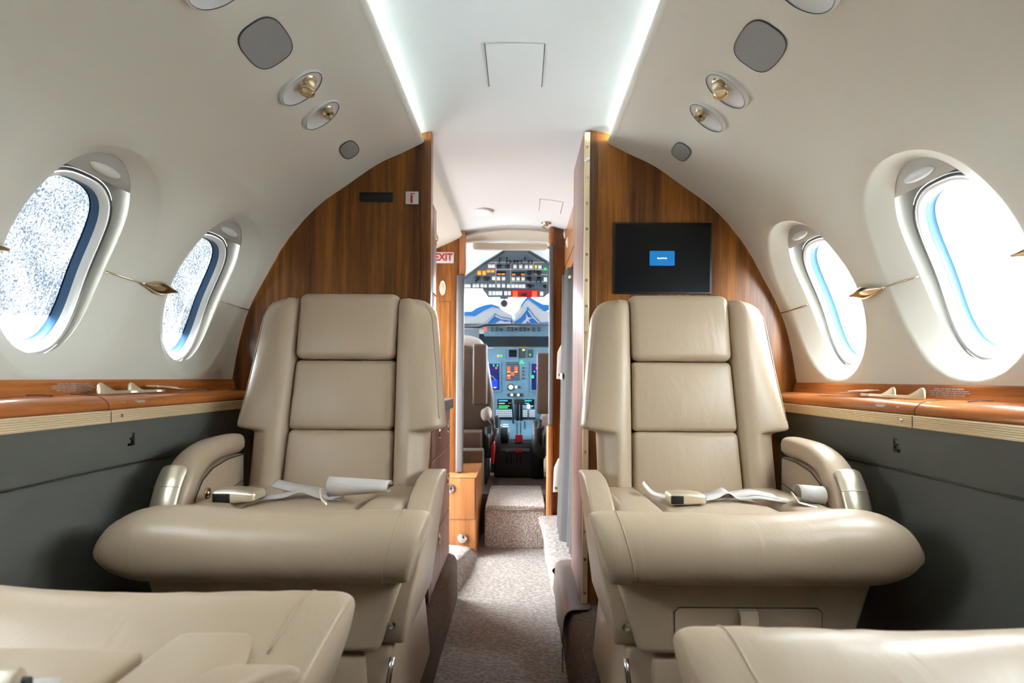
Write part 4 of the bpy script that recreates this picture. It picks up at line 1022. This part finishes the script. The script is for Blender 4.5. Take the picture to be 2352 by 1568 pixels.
# arched valance and roller blind above the opening
va = thing('cockpit_valance', 'cream arched valance over the cockpit opening', 'valance', (0, YC+.05, 1.66))
rings = []
for k in range(13):
    x = -.31+.52*k/12
    zt = cz(x)-.004; zb = 1.700+.014*(1-((x+.05)/.27)**2)
    rings.append([(x, YC-.01, zt), (x, YC-.03, zt-.02), (x, YC+.02, zb+.012), (x, YC+.03, zb), (x, YC+.07, zb), (x, YC+.07, zt)])
o = mk('valance', *loftg(rings), M['cream'], va); o.data.set_sharp_from_angle(angle=.6)
a, b = at(1085, 556, YC+.12), at(1258, 572, YC+.12)
rb = thing('roller_blind', 'cream roller blind tube at the top of the cockpit opening', 'blind', ((a.x+b.x)/2, YC+.14, a.z))
o = mk('tube', *rboxg((b.x-a.x)/2, .022, .021, .014, lambda x, y, z: ((a.x+b.x)/2+x, YC+.14+y, (a.z+b.z)/2+z), 4), M['cream'], rb)
lathe('end_pin', (b.x-.002, YC+.14, (a.z+b.z)/2), (1, 0, 0), [(.012, 0), (.012, .02), (.004, .022)], M['chrome'], rb, 14)

# overhead panel: a real tilted board between the windscreen top and the roof
OP0 = at(1185, 578, 3.75); OP1 = at(1185, 683, 4.25)
ON = (OP1-OP0).cross(Vector((1, 0, 0))).normalized()
if ON.y > 0: ON = -ON
def op(px, py, h=0): return onp(px, py, OP0, ON)+ON*h
oh = thing('overhead_switch_panel', 'grey overhead switch panel above the cockpit windscreen', 'instrument panel', tuple(op(1185, 683)))
def opoly(name, pts, h0, h1, m, par, plane=op):
    n = len(pts); vs = [plane(x, y, h0) for x, y in pts]+[plane(x, y, h1) for x, y in pts]
    return mk(name, vs, [list(range(n))[::-1], list(range(n, 2*n))]+[[i, (i+1) % n, n+(i+1) % n, n+i] for i in range(n)], m, par, smooth=False)
def orect(x0, y0, x1, y1, h0, h1, plane=op):
    pts = [(x0, y0), (x1, y0), (x1, y1), (x0, y1)]; vs = [plane(x, y, h0) for x, y in pts]+[plane(x, y, h1) for x, y in pts]
    return vs, [[3, 2, 1, 0], [4, 5, 6, 7], [0, 1, 5, 4], [1, 2, 6, 5], [2, 3, 7, 6], [3, 0, 4, 7]]
opoly('board', [(1159, 578), (1213, 578), (1258, 604), (1300, 640), (1300, 664), (1258, 664), (1065, 662), (1040, 662), (1040, 655), (1068, 638), (1110, 608)], -.02, 0, M['cagrey'], oh)
opoly('lower_board', [(1109, 663.5), (1272, 663.5), (1250, 682), (1121, 682)], -.018, .004, M['cagrey'], oh)
mk('edge_line', *tubeg([op(x, y, .001) for x, y in ((1159, 578), (1110, 608), (1068, 638), (1040, 655))], .006, 6), M['cablack'], oh)
mk('edge_line', *tubeg([op(x, y, .001) for x, y in ((1213, 578), (1258, 604), (1300, 640))], .006, 6), M['cablack'], oh)
for q in (((1139, 601), (1139, 662)), ((1173, 601), (1173, 662)), ((1139, 618), (1258, 618)), ((1120, 602), (1258, 602)), ((1173, 646), (1258, 646)), ((1225, 602), (1225, 618)), ((1228, 630), (1258, 630))):
    mk('panel_line', *tubeg([op(x, y, .001) for x, y in q], .0016, 4), M['white'], oh)
def sw(cx, cy, w_=8, h_=7, m='white', name='switch'): mk(name, *orect(cx-w_/2, cy-h_/2, cx+w_/2, cy+h_/2, 0, .008), M[m], oh, smooth=False)
for x in (1070.5, 1077.5, 1089, 1097, 1107, 1115, 1126, 1134): sw(x, 654.5, 6.6, 6)
for x, y in ((1125, 609.5), (1133, 609.5), (1183, 610.5), (1196, 610.5), (1209, 611), (1219.5, 611), (1240, 611.5), (1134, 637.5), (1145, 638), (1156.5, 638), (1179, 638.5), (1190, 638.5), (1201.5, 638.5), (1252.5, 640), (1145.5, 654.5), (1156.5, 654.5), (1168, 655), (1178, 655), (1186.5, 655), (1195, 655.5), (1203, 655.5)): sw(x, y, 7.4, 7 if y > 615 else 6.4)
for x in (1126, 1134.5, 1142.5, 1150, 1161.5, 1170): sw(x, 671.5, 7, 8.5)
sw(1244, 672.5, 7.4, 8.5)
for x, y, m in ((1101, 623.6, 'orange'), (1101, 627.4, 'orange'), (1112, 623.6, 'orange'), (1112, 627.4, 'orange'), (1122, 621.5, 'orange'), (1132, 621.5, 'orange'), (1146, 627.5, 'orange'), (1156, 627.5, 'orange'), (1180, 628, 'orange'), (1201, 628, 'orange')): sw(x, y, 7.5, 2.9, m, 'annunciator')
sw(1231, 611.3, 3.4, 3.4, 'amber', 'annunciator'); sw(1252.5, 616, 5, 3, 'green', 'annunciator')
for x, y in ((1147, 611), (1166, 611)): sw(x, y, 9, 6, 'cablack', 'gauge_window')
sw(1151, 627, 22, 8, 'cablack', 'annunciator_strip'); sw(1190, 628, 30, 7, 'cablack', 'annunciator_strip')
for x, y in ((1147.5, 594), (1164, 593), (1206, 594), (1172, 600), (1181, 600), (1189, 600), (1198, 600), (1214, 600), (1222, 600), (1147, 600), (1164, 600), (1094, 645), (1219, 644), (1232, 646), (1242, 647), (1227, 622)): sw(x, y, 3, 4.4, 'black', 'toggle')
for x, y, r in ((1097, 637.5, .016), (1117, 638.5, .024), (1216, 625, .019), (1238, 625, .019), (1216, 638.5, .019), (1238, 638.5, .019), (1217, 655.5, .018), (1233, 656, .017), (1252, 656, .015)):
    lathe('knob', op(x, y), ON, [(r, 0), (r*.9, .012), (r*.45, .014), (r*.4, .022), (.001, .023)], M['cablack'] if x != 1233 else M['cablue'], oh, 20)
mk('guarded_switches', *merge(orect(1175, 664.5, 1237, 681.5, .004, .006)), M['red'], oh, smooth=False)
for x0 in (1178, 1222): mk('guard', *orect(x0, 667, x0+11, 679, .006, .014), M['redlit'], oh, smooth=False)
mk('guard_gap', *orect(1197, 672, 1210, 678, .006, .008), M['cablack'], oh, smooth=False)
# standby compass
cp = thing('compass', 'small standby compass hanging below the overhead panel', 'compass', tuple(at(1158, 690, 4.3)))
c_ = at(1158, 697, 4.32)
tube('stem', [at(1158.5, 682, 4.30), at(1158, 697, 4.32)], .006, M['alu'], cp)
lathe('dial', c_, (0, -1, 0), [(.026, -.03), (.030, -.01), (.030, .012), (.022, .016), (.001, .016)], M['alu'], cp, 24)
lathe('face', c_, (0, -1, 0), [(.02, .0165), (.001, .017)], M['cablack'], cp, 20)
box('bracket', (c_.x-.032, c_.x+.032), (4.30, 4.33), (c_.z+.034, c_.z+.044), M['alu'], cp, .002)

# sun screens standing in the windscreen
YS = 4.86
def ssheet(name, label, polys):
    t = thing(name, label, 'sunshade', tuple(at(1160, 748, YS)), 'windscreen sunshades')
    for nm_, pts, dy, m in polys:
        vs = [(at(x, y, YS+dy)) for x, y in pts]; n = len(vs); vs2 = [v+Vector((0, .006, 0)) for v in vs]
        mk(nm_, vs+vs2, [list(range(n)), list(range(n, 2*n))[::-1]]+[[i, n+i, n+(i+1) % n, (i+1) % n] for i in range(n)], M[m], t, smooth=False)
ssheet('sunshade', 'folded silver sunshade with blue hem standing left in the windscreen', [
    ('silver_sheet', [(1040, 722), (1065, 722), (1088, 724), (1110, 710), (1130, 702), (1148, 706), (1158, 713), (1176, 723), (1182, 750), (1110, 758), (1040, 762)], .0, 'shade'),
    ('blue_hem', [(1040, 714), (1066, 715), (1083, 714), (1095, 706), (1112, 700), (1128, 697), (1145, 702), (1153, 710), (1148, 708), (1130, 704), (1112, 712), (1090, 726), (1066, 724), (1040, 724)], -.01, 'blue'),
    ('blue_peak', [(1092, 754), (1113, 742), (1137, 719), (1150, 727), (1175, 731), (1180, 752)], -.016, 'blue'),
    ('white_streak', [(1112, 744), (1136, 722), (1136, 725), (1116, 745)], -.022, 'shade'),
    ('white_streak', [(1138, 722), (1150, 729), (1174, 733), (1174, 736), (1150, 733), (1137, 726)], -.022, 'shade'),
    ('white_streak', [(1138, 742), (1150, 735), (1160, 739), (1172, 737), (1174, 742), (1160, 744), (1146, 747)], -.022, 'shade')])
ssheet('sunshade', 'folded silver sunshade with blue hem peaking right in the windscreen', [
    ('silver_sheet', [(1176, 724), (1190, 712), (1200, 693), (1213, 683), (1235, 700), (1258, 714), (1275, 718), (1275, 752), (1180, 752)], .02, 'shade'),
    ('blue_hem', [(1197, 700), (1204, 688), (1213, 679), (1232, 690), (1247, 698), (1275, 700), (1275, 712), (1250, 714), (1235, 703), (1214, 686), (1206, 692), (1196, 708)], .012, 'blue'),
    ('blue_peak', [(1178, 736), (1195, 726), (1212, 704), (1228, 726), (1242, 740), (1275, 738), (1275, 752), (1178, 752)], .004, 'blue'),
    ('white_streak', [(1177, 736), (1194, 726), (1210, 707), (1210, 711), (1196, 729), (1180, 740)], -.002, 'shade'),
    ('white_streak', [(1214, 711), (1226, 727), (1240, 741), (1237, 742), (1222, 728), (1213, 714)], -.002, 'shade'),
    ('white_streak', [(1196, 744), (1208, 732), (1209, 720), (1212, 728), (1225, 730), (1213, 734), (1220, 742), (1210, 737), (1207, 746)], -.002, 'shade')])

# main instrument panel
YP = 4.60
pan = thing('instrument_panel', 'blue-grey main instrument panel with lit displays', 'instrument panel', (0, YP, .6))
def ip(px, py, h=0): v = at(px, py, YP); v.y -= h; return v
def irect(name, x0, y0, x1, y1, h0, h1, m, par=None): return mk(name, *orect(x0, y0, x1, y1, h0, h1, ip), M[m], par or pan, smooth=False)
irect('board', 1000, 799, 1330, 962, -.03, 0, 'cablue')
gs = thing('glareshield', 'black glareshield with a blue-grey control strip', 'glareshield', (0, 4.5, 1.15))
a = ip(1190, 771); b = ip(1190, 797.5)
o = mk('hood', *prismg([(YP-.22, ip(1190, 772).z), (YP+.20, at(1190, 744, YP+.20).z), (YP+.20, b.z+.004), (YP-.02, b.z+.004)], -.75, .75, 'x'), M['cablack'], gs, smooth=False)
YG = YP-.225
def ig(px, py, h=0): v = at(px, py, YG); v.y -= h; return v
mk('control_strip', *orect(1112, 749, 1285, 772, -.02, 0, ig), M['cablue'], gs, smooth=False)
mk('control_strip', *orect(1040, 755, 1100, 776, -.02, 0, ig), M['cagrey'], gs, smooth=False)
mk('top_edge', *tubeg([ig(1040, 751, 0), ig(1098, 751, 0), ig(1116, 745.5, 0), ig(1285, 745.5, 0)], .010, 8), M['cablack'], gs)
for i, x in enumerate((1131, 1141, 1151, 1168, 1177, 1186, 1196, 1205, 1214, 1226, 1238)):
    if i % 3 == 2: lathe('knob', ig(x, 756), (0, -1, 0), [(.012, 0), (.010, .016), (.001, .017)], M['black'], gs, 14)
    else: mk('button', *merge(orect(x-3, 751.5, x+3, 755, 0, .005, ig), orect(x-3, 757, x+3, 760.5, 0, .005, ig)), M['black'], gs, smooth=False)
mk('button', *orect(1111, 752, 1118, 759, 0, .006, ig), M['redlit'], gs, smooth=False)
# displays
def display(x0, y0, x1, y1, name, m='navy'):
    f = irect(name, x0-4, y0-4, x1+4, y1+4, 0, .008, 'cablue'); g = irect('glass', x0, y0, x1, y1, .008, .010, m, f); return f
d = display(1108, 835, 1147, 895, 'flight_display')
for q in ((1128, 872, 1143, 890, 'dispblue'), (1120, 848, 1126, 856, 'dispblue'), (1138, 843, 1142, 847, 'redlit'), (1118, 892, 1130, 893.5, 'amber'), (1134, 889, 1140, 890.5, 'amber'), (1133, 837, 1135, 841, 'green'), (1142, 837, 1144, 841, 'green'), (1120, 884, 1127, 885, 'lit')):
    irect('symbol', *q[:4], .010, .0105, q[4], d)
mk('arc', *tubeg([ip(x, y, .011) for x, y in ((1118, 858), (1126, 861), (1133, 866), (1139, 873))], .0016, 5), M['shade'], d)
d = display(1221, 835, 1262, 895, 'flight_display')
for q in ((1231, 843, 1235, 847, 'redlit'), (1221, 862, 1226, 868, 'green'), (1226, 852, 1229, 854, 'cyan')): irect('symbol', *q[:4], .010, .0105, q[4], d)
display(1169, 803, 1187, 820, 'standby_display', 'screen')
for x, m in ((1144.5, 'orange'), (1151, 'green')): lathe('annunciator', ip(x, 817), (0, -1, 0), [(.009, 0), (.008, .005), (.001, .006)], M[m], pan, 14)
irect('radio_block', 1193, 800, 1207, 822, 0, .006, 'cablack'); irect('annunciator', 1200, 802, 1205, 805, .006, .008, 'amber')
irect('gauge_block', 1213, 803, 1224, 821, 0, .006, 'cablack'); irect('annunciator', 1216, 813, 1219, 816, .006, .008, 'green')
g = irect('warning_grid', 1163, 831, 1191, 873, 0, .006, 'cablack')
for y in range(834, 873, 5): irect('grid_line', 1163, y, 1191, y+.8, .006, .007, 'cablue', g)
for q in ((1165, 842, 'redlit'), (1165, 846, 'redlit'), (1165, 852, 'orange'), (1165, 861, 'orange'), (1182, 842, 'redlit'), (1182, 846, 'redlit'), (1182, 852, 'orange'), (1174, 855, 'redlit'), (1174, 859, 'redlit'), (1165, 867, 'redlit')): irect('warning_light', q[0], q[1], q[0]+7, q[1]+3, .006, .009, q[2], g)
for x, y in ((1198, 829), (1195, 833), (1201, 833)): irect('gear_light', x-2, y-1.4, x+2, y+1.4, 0, .004, 'green')
for y in (842, 850, 858, 866): irect('switch', 1194, y, 1199, y+4, 0, .008, 'alu'); irect('switch', 1201, y+1, 1205, y+4, 0, .010, 'black')
g = lathe('round_gauge', ip(1173.5, 889), (0, -1, 0), [(.030, 0), (.030, .006), (.026, .008), (.025, .004), (.001, .004)], M['cablack'], pan, 30)
lathe('gauge_face', ip(1173.5, 889, .004), (0, -1, 0), [(.018, 0), (.016, .001), (.001, .001)], M['cream'], g, 24)
for x in (1185, 1192): irect('switch', x-2, 886, x+3, 891, 0, .006, 'white' if x < 1190 else 'black')
irect('switch_bar', 1165, 903, 1201, 910, 0, .006, 'cablack')
for x in (1175.5, 1190.5): lathe('lit_knob', ip(x, 906.5, .006), (0, -1, 0), [(.008, 0), (.006, .006), (.001, .007)], M['lamp'], pan, 14)
for y in (909, 915): irect('annunciator', 1123, y-2, 1128, y+2, 0, .006, 'amber')
# flight management keyboards
for x0, x1, nm_ in ((1137, 1181, 'left'), (1192, 1232, 'right')):
    f = irect('keyboard_unit', x0, 912, x1, 958, 0, .03, 'cablue')
    irect('glass', x0+6, 916, x1-5, 938, .030, .032, 'screen', f)
    for i, y in enumerate((919, 925, 931, 935)):
        irect('text_line', x0+9, y, x0+9+(20, 14, 24, 20)[i], y+1.5, .032, .033, ('cyan', 'shade', 'green', 'green')[i] if nm_ == 'left' else ('cyan', 'cyan', 'shade', 'cyan')[i], f)
    keys = [orect(x0+3+i*(x1-x0-6)/8, 941+j*4.2, x0+3+i*(x1-x0-6)/8+3.2, 941+j*4.2+2.6, .03, .034, ip) for i in range(8) for j in range(4)]
    k_ = mk('keys', *merge(*keys), M['shade'], f, smooth=False); k_['kind'] = 'stuff'

# centre pedestal
pdm = thing('centre_pedestal', 'dark centre pedestal with throttle levers between the pilot seats', 'pedestal', (0, 4.2, .236))
zb, zf = at(1190, 962, 4.56).z, at(1190, 1016, 4.02).z
xl, xr = at(1138, 1000, 4.2).x, at(1240, 1000, 4.2).x
o = mk('housing', *prismg([(4.56, .236), (4.56, zb), (4.02, zf), (4.0, zf-.03), (4.0, .236)], xl, xr, 'x'), M['cablack'], pdm); bevel(o, .012, 3)
PN = Vector((0, zb-zf, -(4.56-4.02))).normalized()
if PN.z < 0: PN = -PN
P0 = Vector((0, 4.02, zf))
def pp_(px, py, h=0): return onp(px, py, P0, PN)+PN*h
mk('quadrant_plate', *orect(1150, 966, 1236, 1010, 0, .004, pp_), M['cablue'], pdm, smooth=False)
for x in (1188, 1196): mk('slot', *orect(x-1, 972, x+1, 997, .004, .006, pp_), M['black'], pdm, smooth=False)
mk('slot', *orect(1204, 969, 1206.5, 986, .004, .006, pp_), M['black'], pdm, smooth=False)
mk('label_mark', *merge(orect(1150, 976, 1152, 979, .004, .005, pp_), orect(1155, 975, 1168, 976.5, .004, .005, pp_), orect(1154, 980, 1168, 981.5, .004, .005, pp_)), M['white'], pdm, smooth=False)
for x in (1188, 1196):
    o = mk('fuel_lever', *rboxg(.0135, .010, .030, .006, lambda a, b, c, x=x: tuple(at(x, 1007, 4.02)+Vector((a, b, c))), 2), M['red'], pdm)
for x in (1189, 1197.5):
    a = at(x, 950, 4.42); b = at(x, 926, 4.34)
    tube('throttle_lever', [at(x, 965, 4.44), a, b], .012, M['black'], pdm)
mk('throttle_grip', *rboxg(.045, .02, .020, .008, lambda a, b, c: tuple(at(1193, 922, 4.33)+Vector((a, b, c))), 2), M['black'], pdm)
tube('flap_lever', [at(1213.5, 962, 4.44), at(1213.5, 938, 4.40)], .006, M['alu'], pdm)
mk('flap_grip', *rboxg(.012, .012, .018, .006, lambda a, b, c: tuple(at(1213.5, 934, 4.39)+Vector((a, b, c))), 2), M['white'], pdm)
tube('trim_lever', [at(1179, 972, 4.4), at(1178, 950, 4.38), at(1176, 925, 4.36), at(1168, 926, 4.36)], .007, M['black'], pdm)
lathe('trim_wheel', at(1160, 1000, 4.05), (1, 0, 0), [(.05, -.03), (.062, -.02), (.062, .02), (.05, .03)], M['cablack'], pdm, 24)
mk('bar', *rboxg(.10, .006, .010, .004, lambda a, b, c: tuple(at(1184, 1033, 3.99)+Vector((a, b, c))), 2), M['alu'], pdm)
for x in (1187.5, 1196): lathe('red_knob', at(x, 1035, 3.98), (0, -1, 0), [(.014, 0), (.014, .008), (.006, .010), (.001, .008)], M['red'], pdm, 16); 
for x in (1164, 1173.5): lathe('grey_knob', at(x, 1035, 3.98), (0, -1, 0), [(.011, 0), (.010, .010), (.001, .012)], M['alu'], pdm, 14)
for x in (1164, 1174, 1187.5, 1196): tube('rod', [at(x, 1038, 3.985), at(x, 1062, 3.99)], .004, M['black'], pdm)

# pilot seats
def pilot(side):
    nm_ = 'left' if side < 0 else 'right'
    xs = -.365 if side < 0 else .40
    t = thing('pilot_seat', '%s brown pilot seat with pale sheepskin %s' % (nm_, 'seen through the cockpit opening' if side < 0 else 'mostly hidden by the right divider'), 'seat', (xs, 3.85, .236), 'pilot seats')
    s = -side  # towards the aisle
    lean = lambda z: 3.80-(z-.6)*.18
    pad('backrest', .21, .30, .05, .04, lambda x, y, z: (xs+x*(1-.25*max(0, (y+.05)/.35)), lean(.86+y)+z, .86+y), M['leather_dark'], t)
    pad('sheepskin_cover', .135, .035, .066, .03, lambda x, y, z: (xs+x-side*.01, lean(1.14)+z-.0, 1.180+y-.5*abs(x)*abs(x)*4), M['fleece'], t)
    cxa = at(1103, 860, 3.62).x if side < 0 else at(1249, 880, 3.62).x
    zt, zb_ = (at(1103, 790, 3.62).z, at(1103, 930, 3.62).z) if side < 0 else (at(1249, 810, 3.62).z, at(1249, 950, 3.62).z)
    pad('arm_pad', .045, (zt-zb_)/2, .05, .016, lambda x, y, z: (cxa+x, 3.62+z, (zt+zb_)/2+y), M['leather_dark'], t)
    pad('seat_pan', .20, .20, .06, .03, lambda x, y, z: (xs+x, 3.95+y, .60+z), M['leather_dark'], t)
    c_ = at(1117, 950, 3.70) if side < 0 else at(1254, 962, 3.70)
    mk('sheepskin', *rboxg(.032, .04, .042, .03, lambda x, y, z: tuple(c_+Vector((x+.004*math.sin(y*90+z*60), y, z+.006*math.sin(x*120)))), 3), M['fleece'], t)
    box('seat_base', (xs-.17, xs+.17), (3.75, 4.10), (.236, .545), M['cablack'], t, .01)
    b0 = at(1080, 985, 3.62) if side < 0 else at(1252, 985, 3.62)
    box('side_box', (xs-.12, (-.225 if side < 0 else xs+.1)) if side < 0 else (.20, xs+.1), (3.60, 3.78), (.44, .60), M['leather_dark'], t, .01)
    tube('belt_strap', [at(1077 if side < 0 else 1262, 800, 3.70), at(1090 if side < 0 else 1262, 905, 3.70)], .006, M['strap'], t)
    # adjuster hardware
    hx = at(1124, 985, 3.66) if side < 0 else at(1248, 985, 3.70)
    mk('adjuster', *merge(boxg((hx.x-.03, hx.x+.012), (3.68, 3.74), (.42, .62)), tubeg([hx+Vector((.02*s, -.01, .06)), hx+Vector((.035*s, -.03, -.02)), hx+Vector((.02*s, -.02, -.10))], .010, 8)), M['cablack'], t)
    mk('adjuster_arm', *merge(tubeg([hx+Vector((-.01, -.02, .07)), hx+Vector((.03*s, -.03, .01)), hx+Vector((.055*s, -.03, .0))], .005, 8), tubeg([hx+Vector((0, -.03, -.03)), hx+Vector((.0, -.03, -.12))], .006, 8)), M['alu'], t)
    tube('red_hose', [hx+Vector((.02*s, -.02, -.05)), hx+Vector((.03*s, -.02, -.12)), hx+Vector((.02*s, -.02, -.22))], .012, M['red'], t) if side < 0 else None
    return t
pilot(-1); pilot(1)
yk = thing('control_column', 'dark control column left of the centre pedestal', 'control column', (-.17, 4.25, .236))
a = at(1140, 975, 4.2)
tube('column', [Vector((a.x-.02, 4.25, .236)), Vector((a.x-.01, 4.22, .45)), a], [.03, .025, .02], M['cablack'], yk)
mk('grip', *rboxg(.022, .02, .05, .015, lambda x, y, z: tuple(a+Vector((x-.002, y, z+.02))), 2), M['cablack'], yk)
yk = thing('control_column', 'dark control column right of the centre pedestal', 'control column', (.17, 4.25, .236))
a = at(1232, 985, 4.0)
tube('column', [Vector((a.x+.01, 4.0, .236)), Vector((a.x+.01, 4.0, .45)), a+Vector((0, 0, .06))], [.045, .045, .03], M['cablack'], yk)
# carpet covered bulkhead stub behind the pilot's seat
o = box('carpeted_stub', (-.80, -.205), (3.46, 3.58), (.236, .50), M['carpetb'], None, .01); tag(o, 'carpet covered upstand behind the left pilot seat', 'upstand')

# ---------------------------------------------------------------- outside
o = mk('ground', [(-40, -40, -1.6), (40, -40, -1.6), (40, 40, -1.6), (-40, 40, -1.6)], [[0, 1, 2, 3]], M['ground'], smooth=False); tag(o, kind='structure', label='pale concrete apron outside')
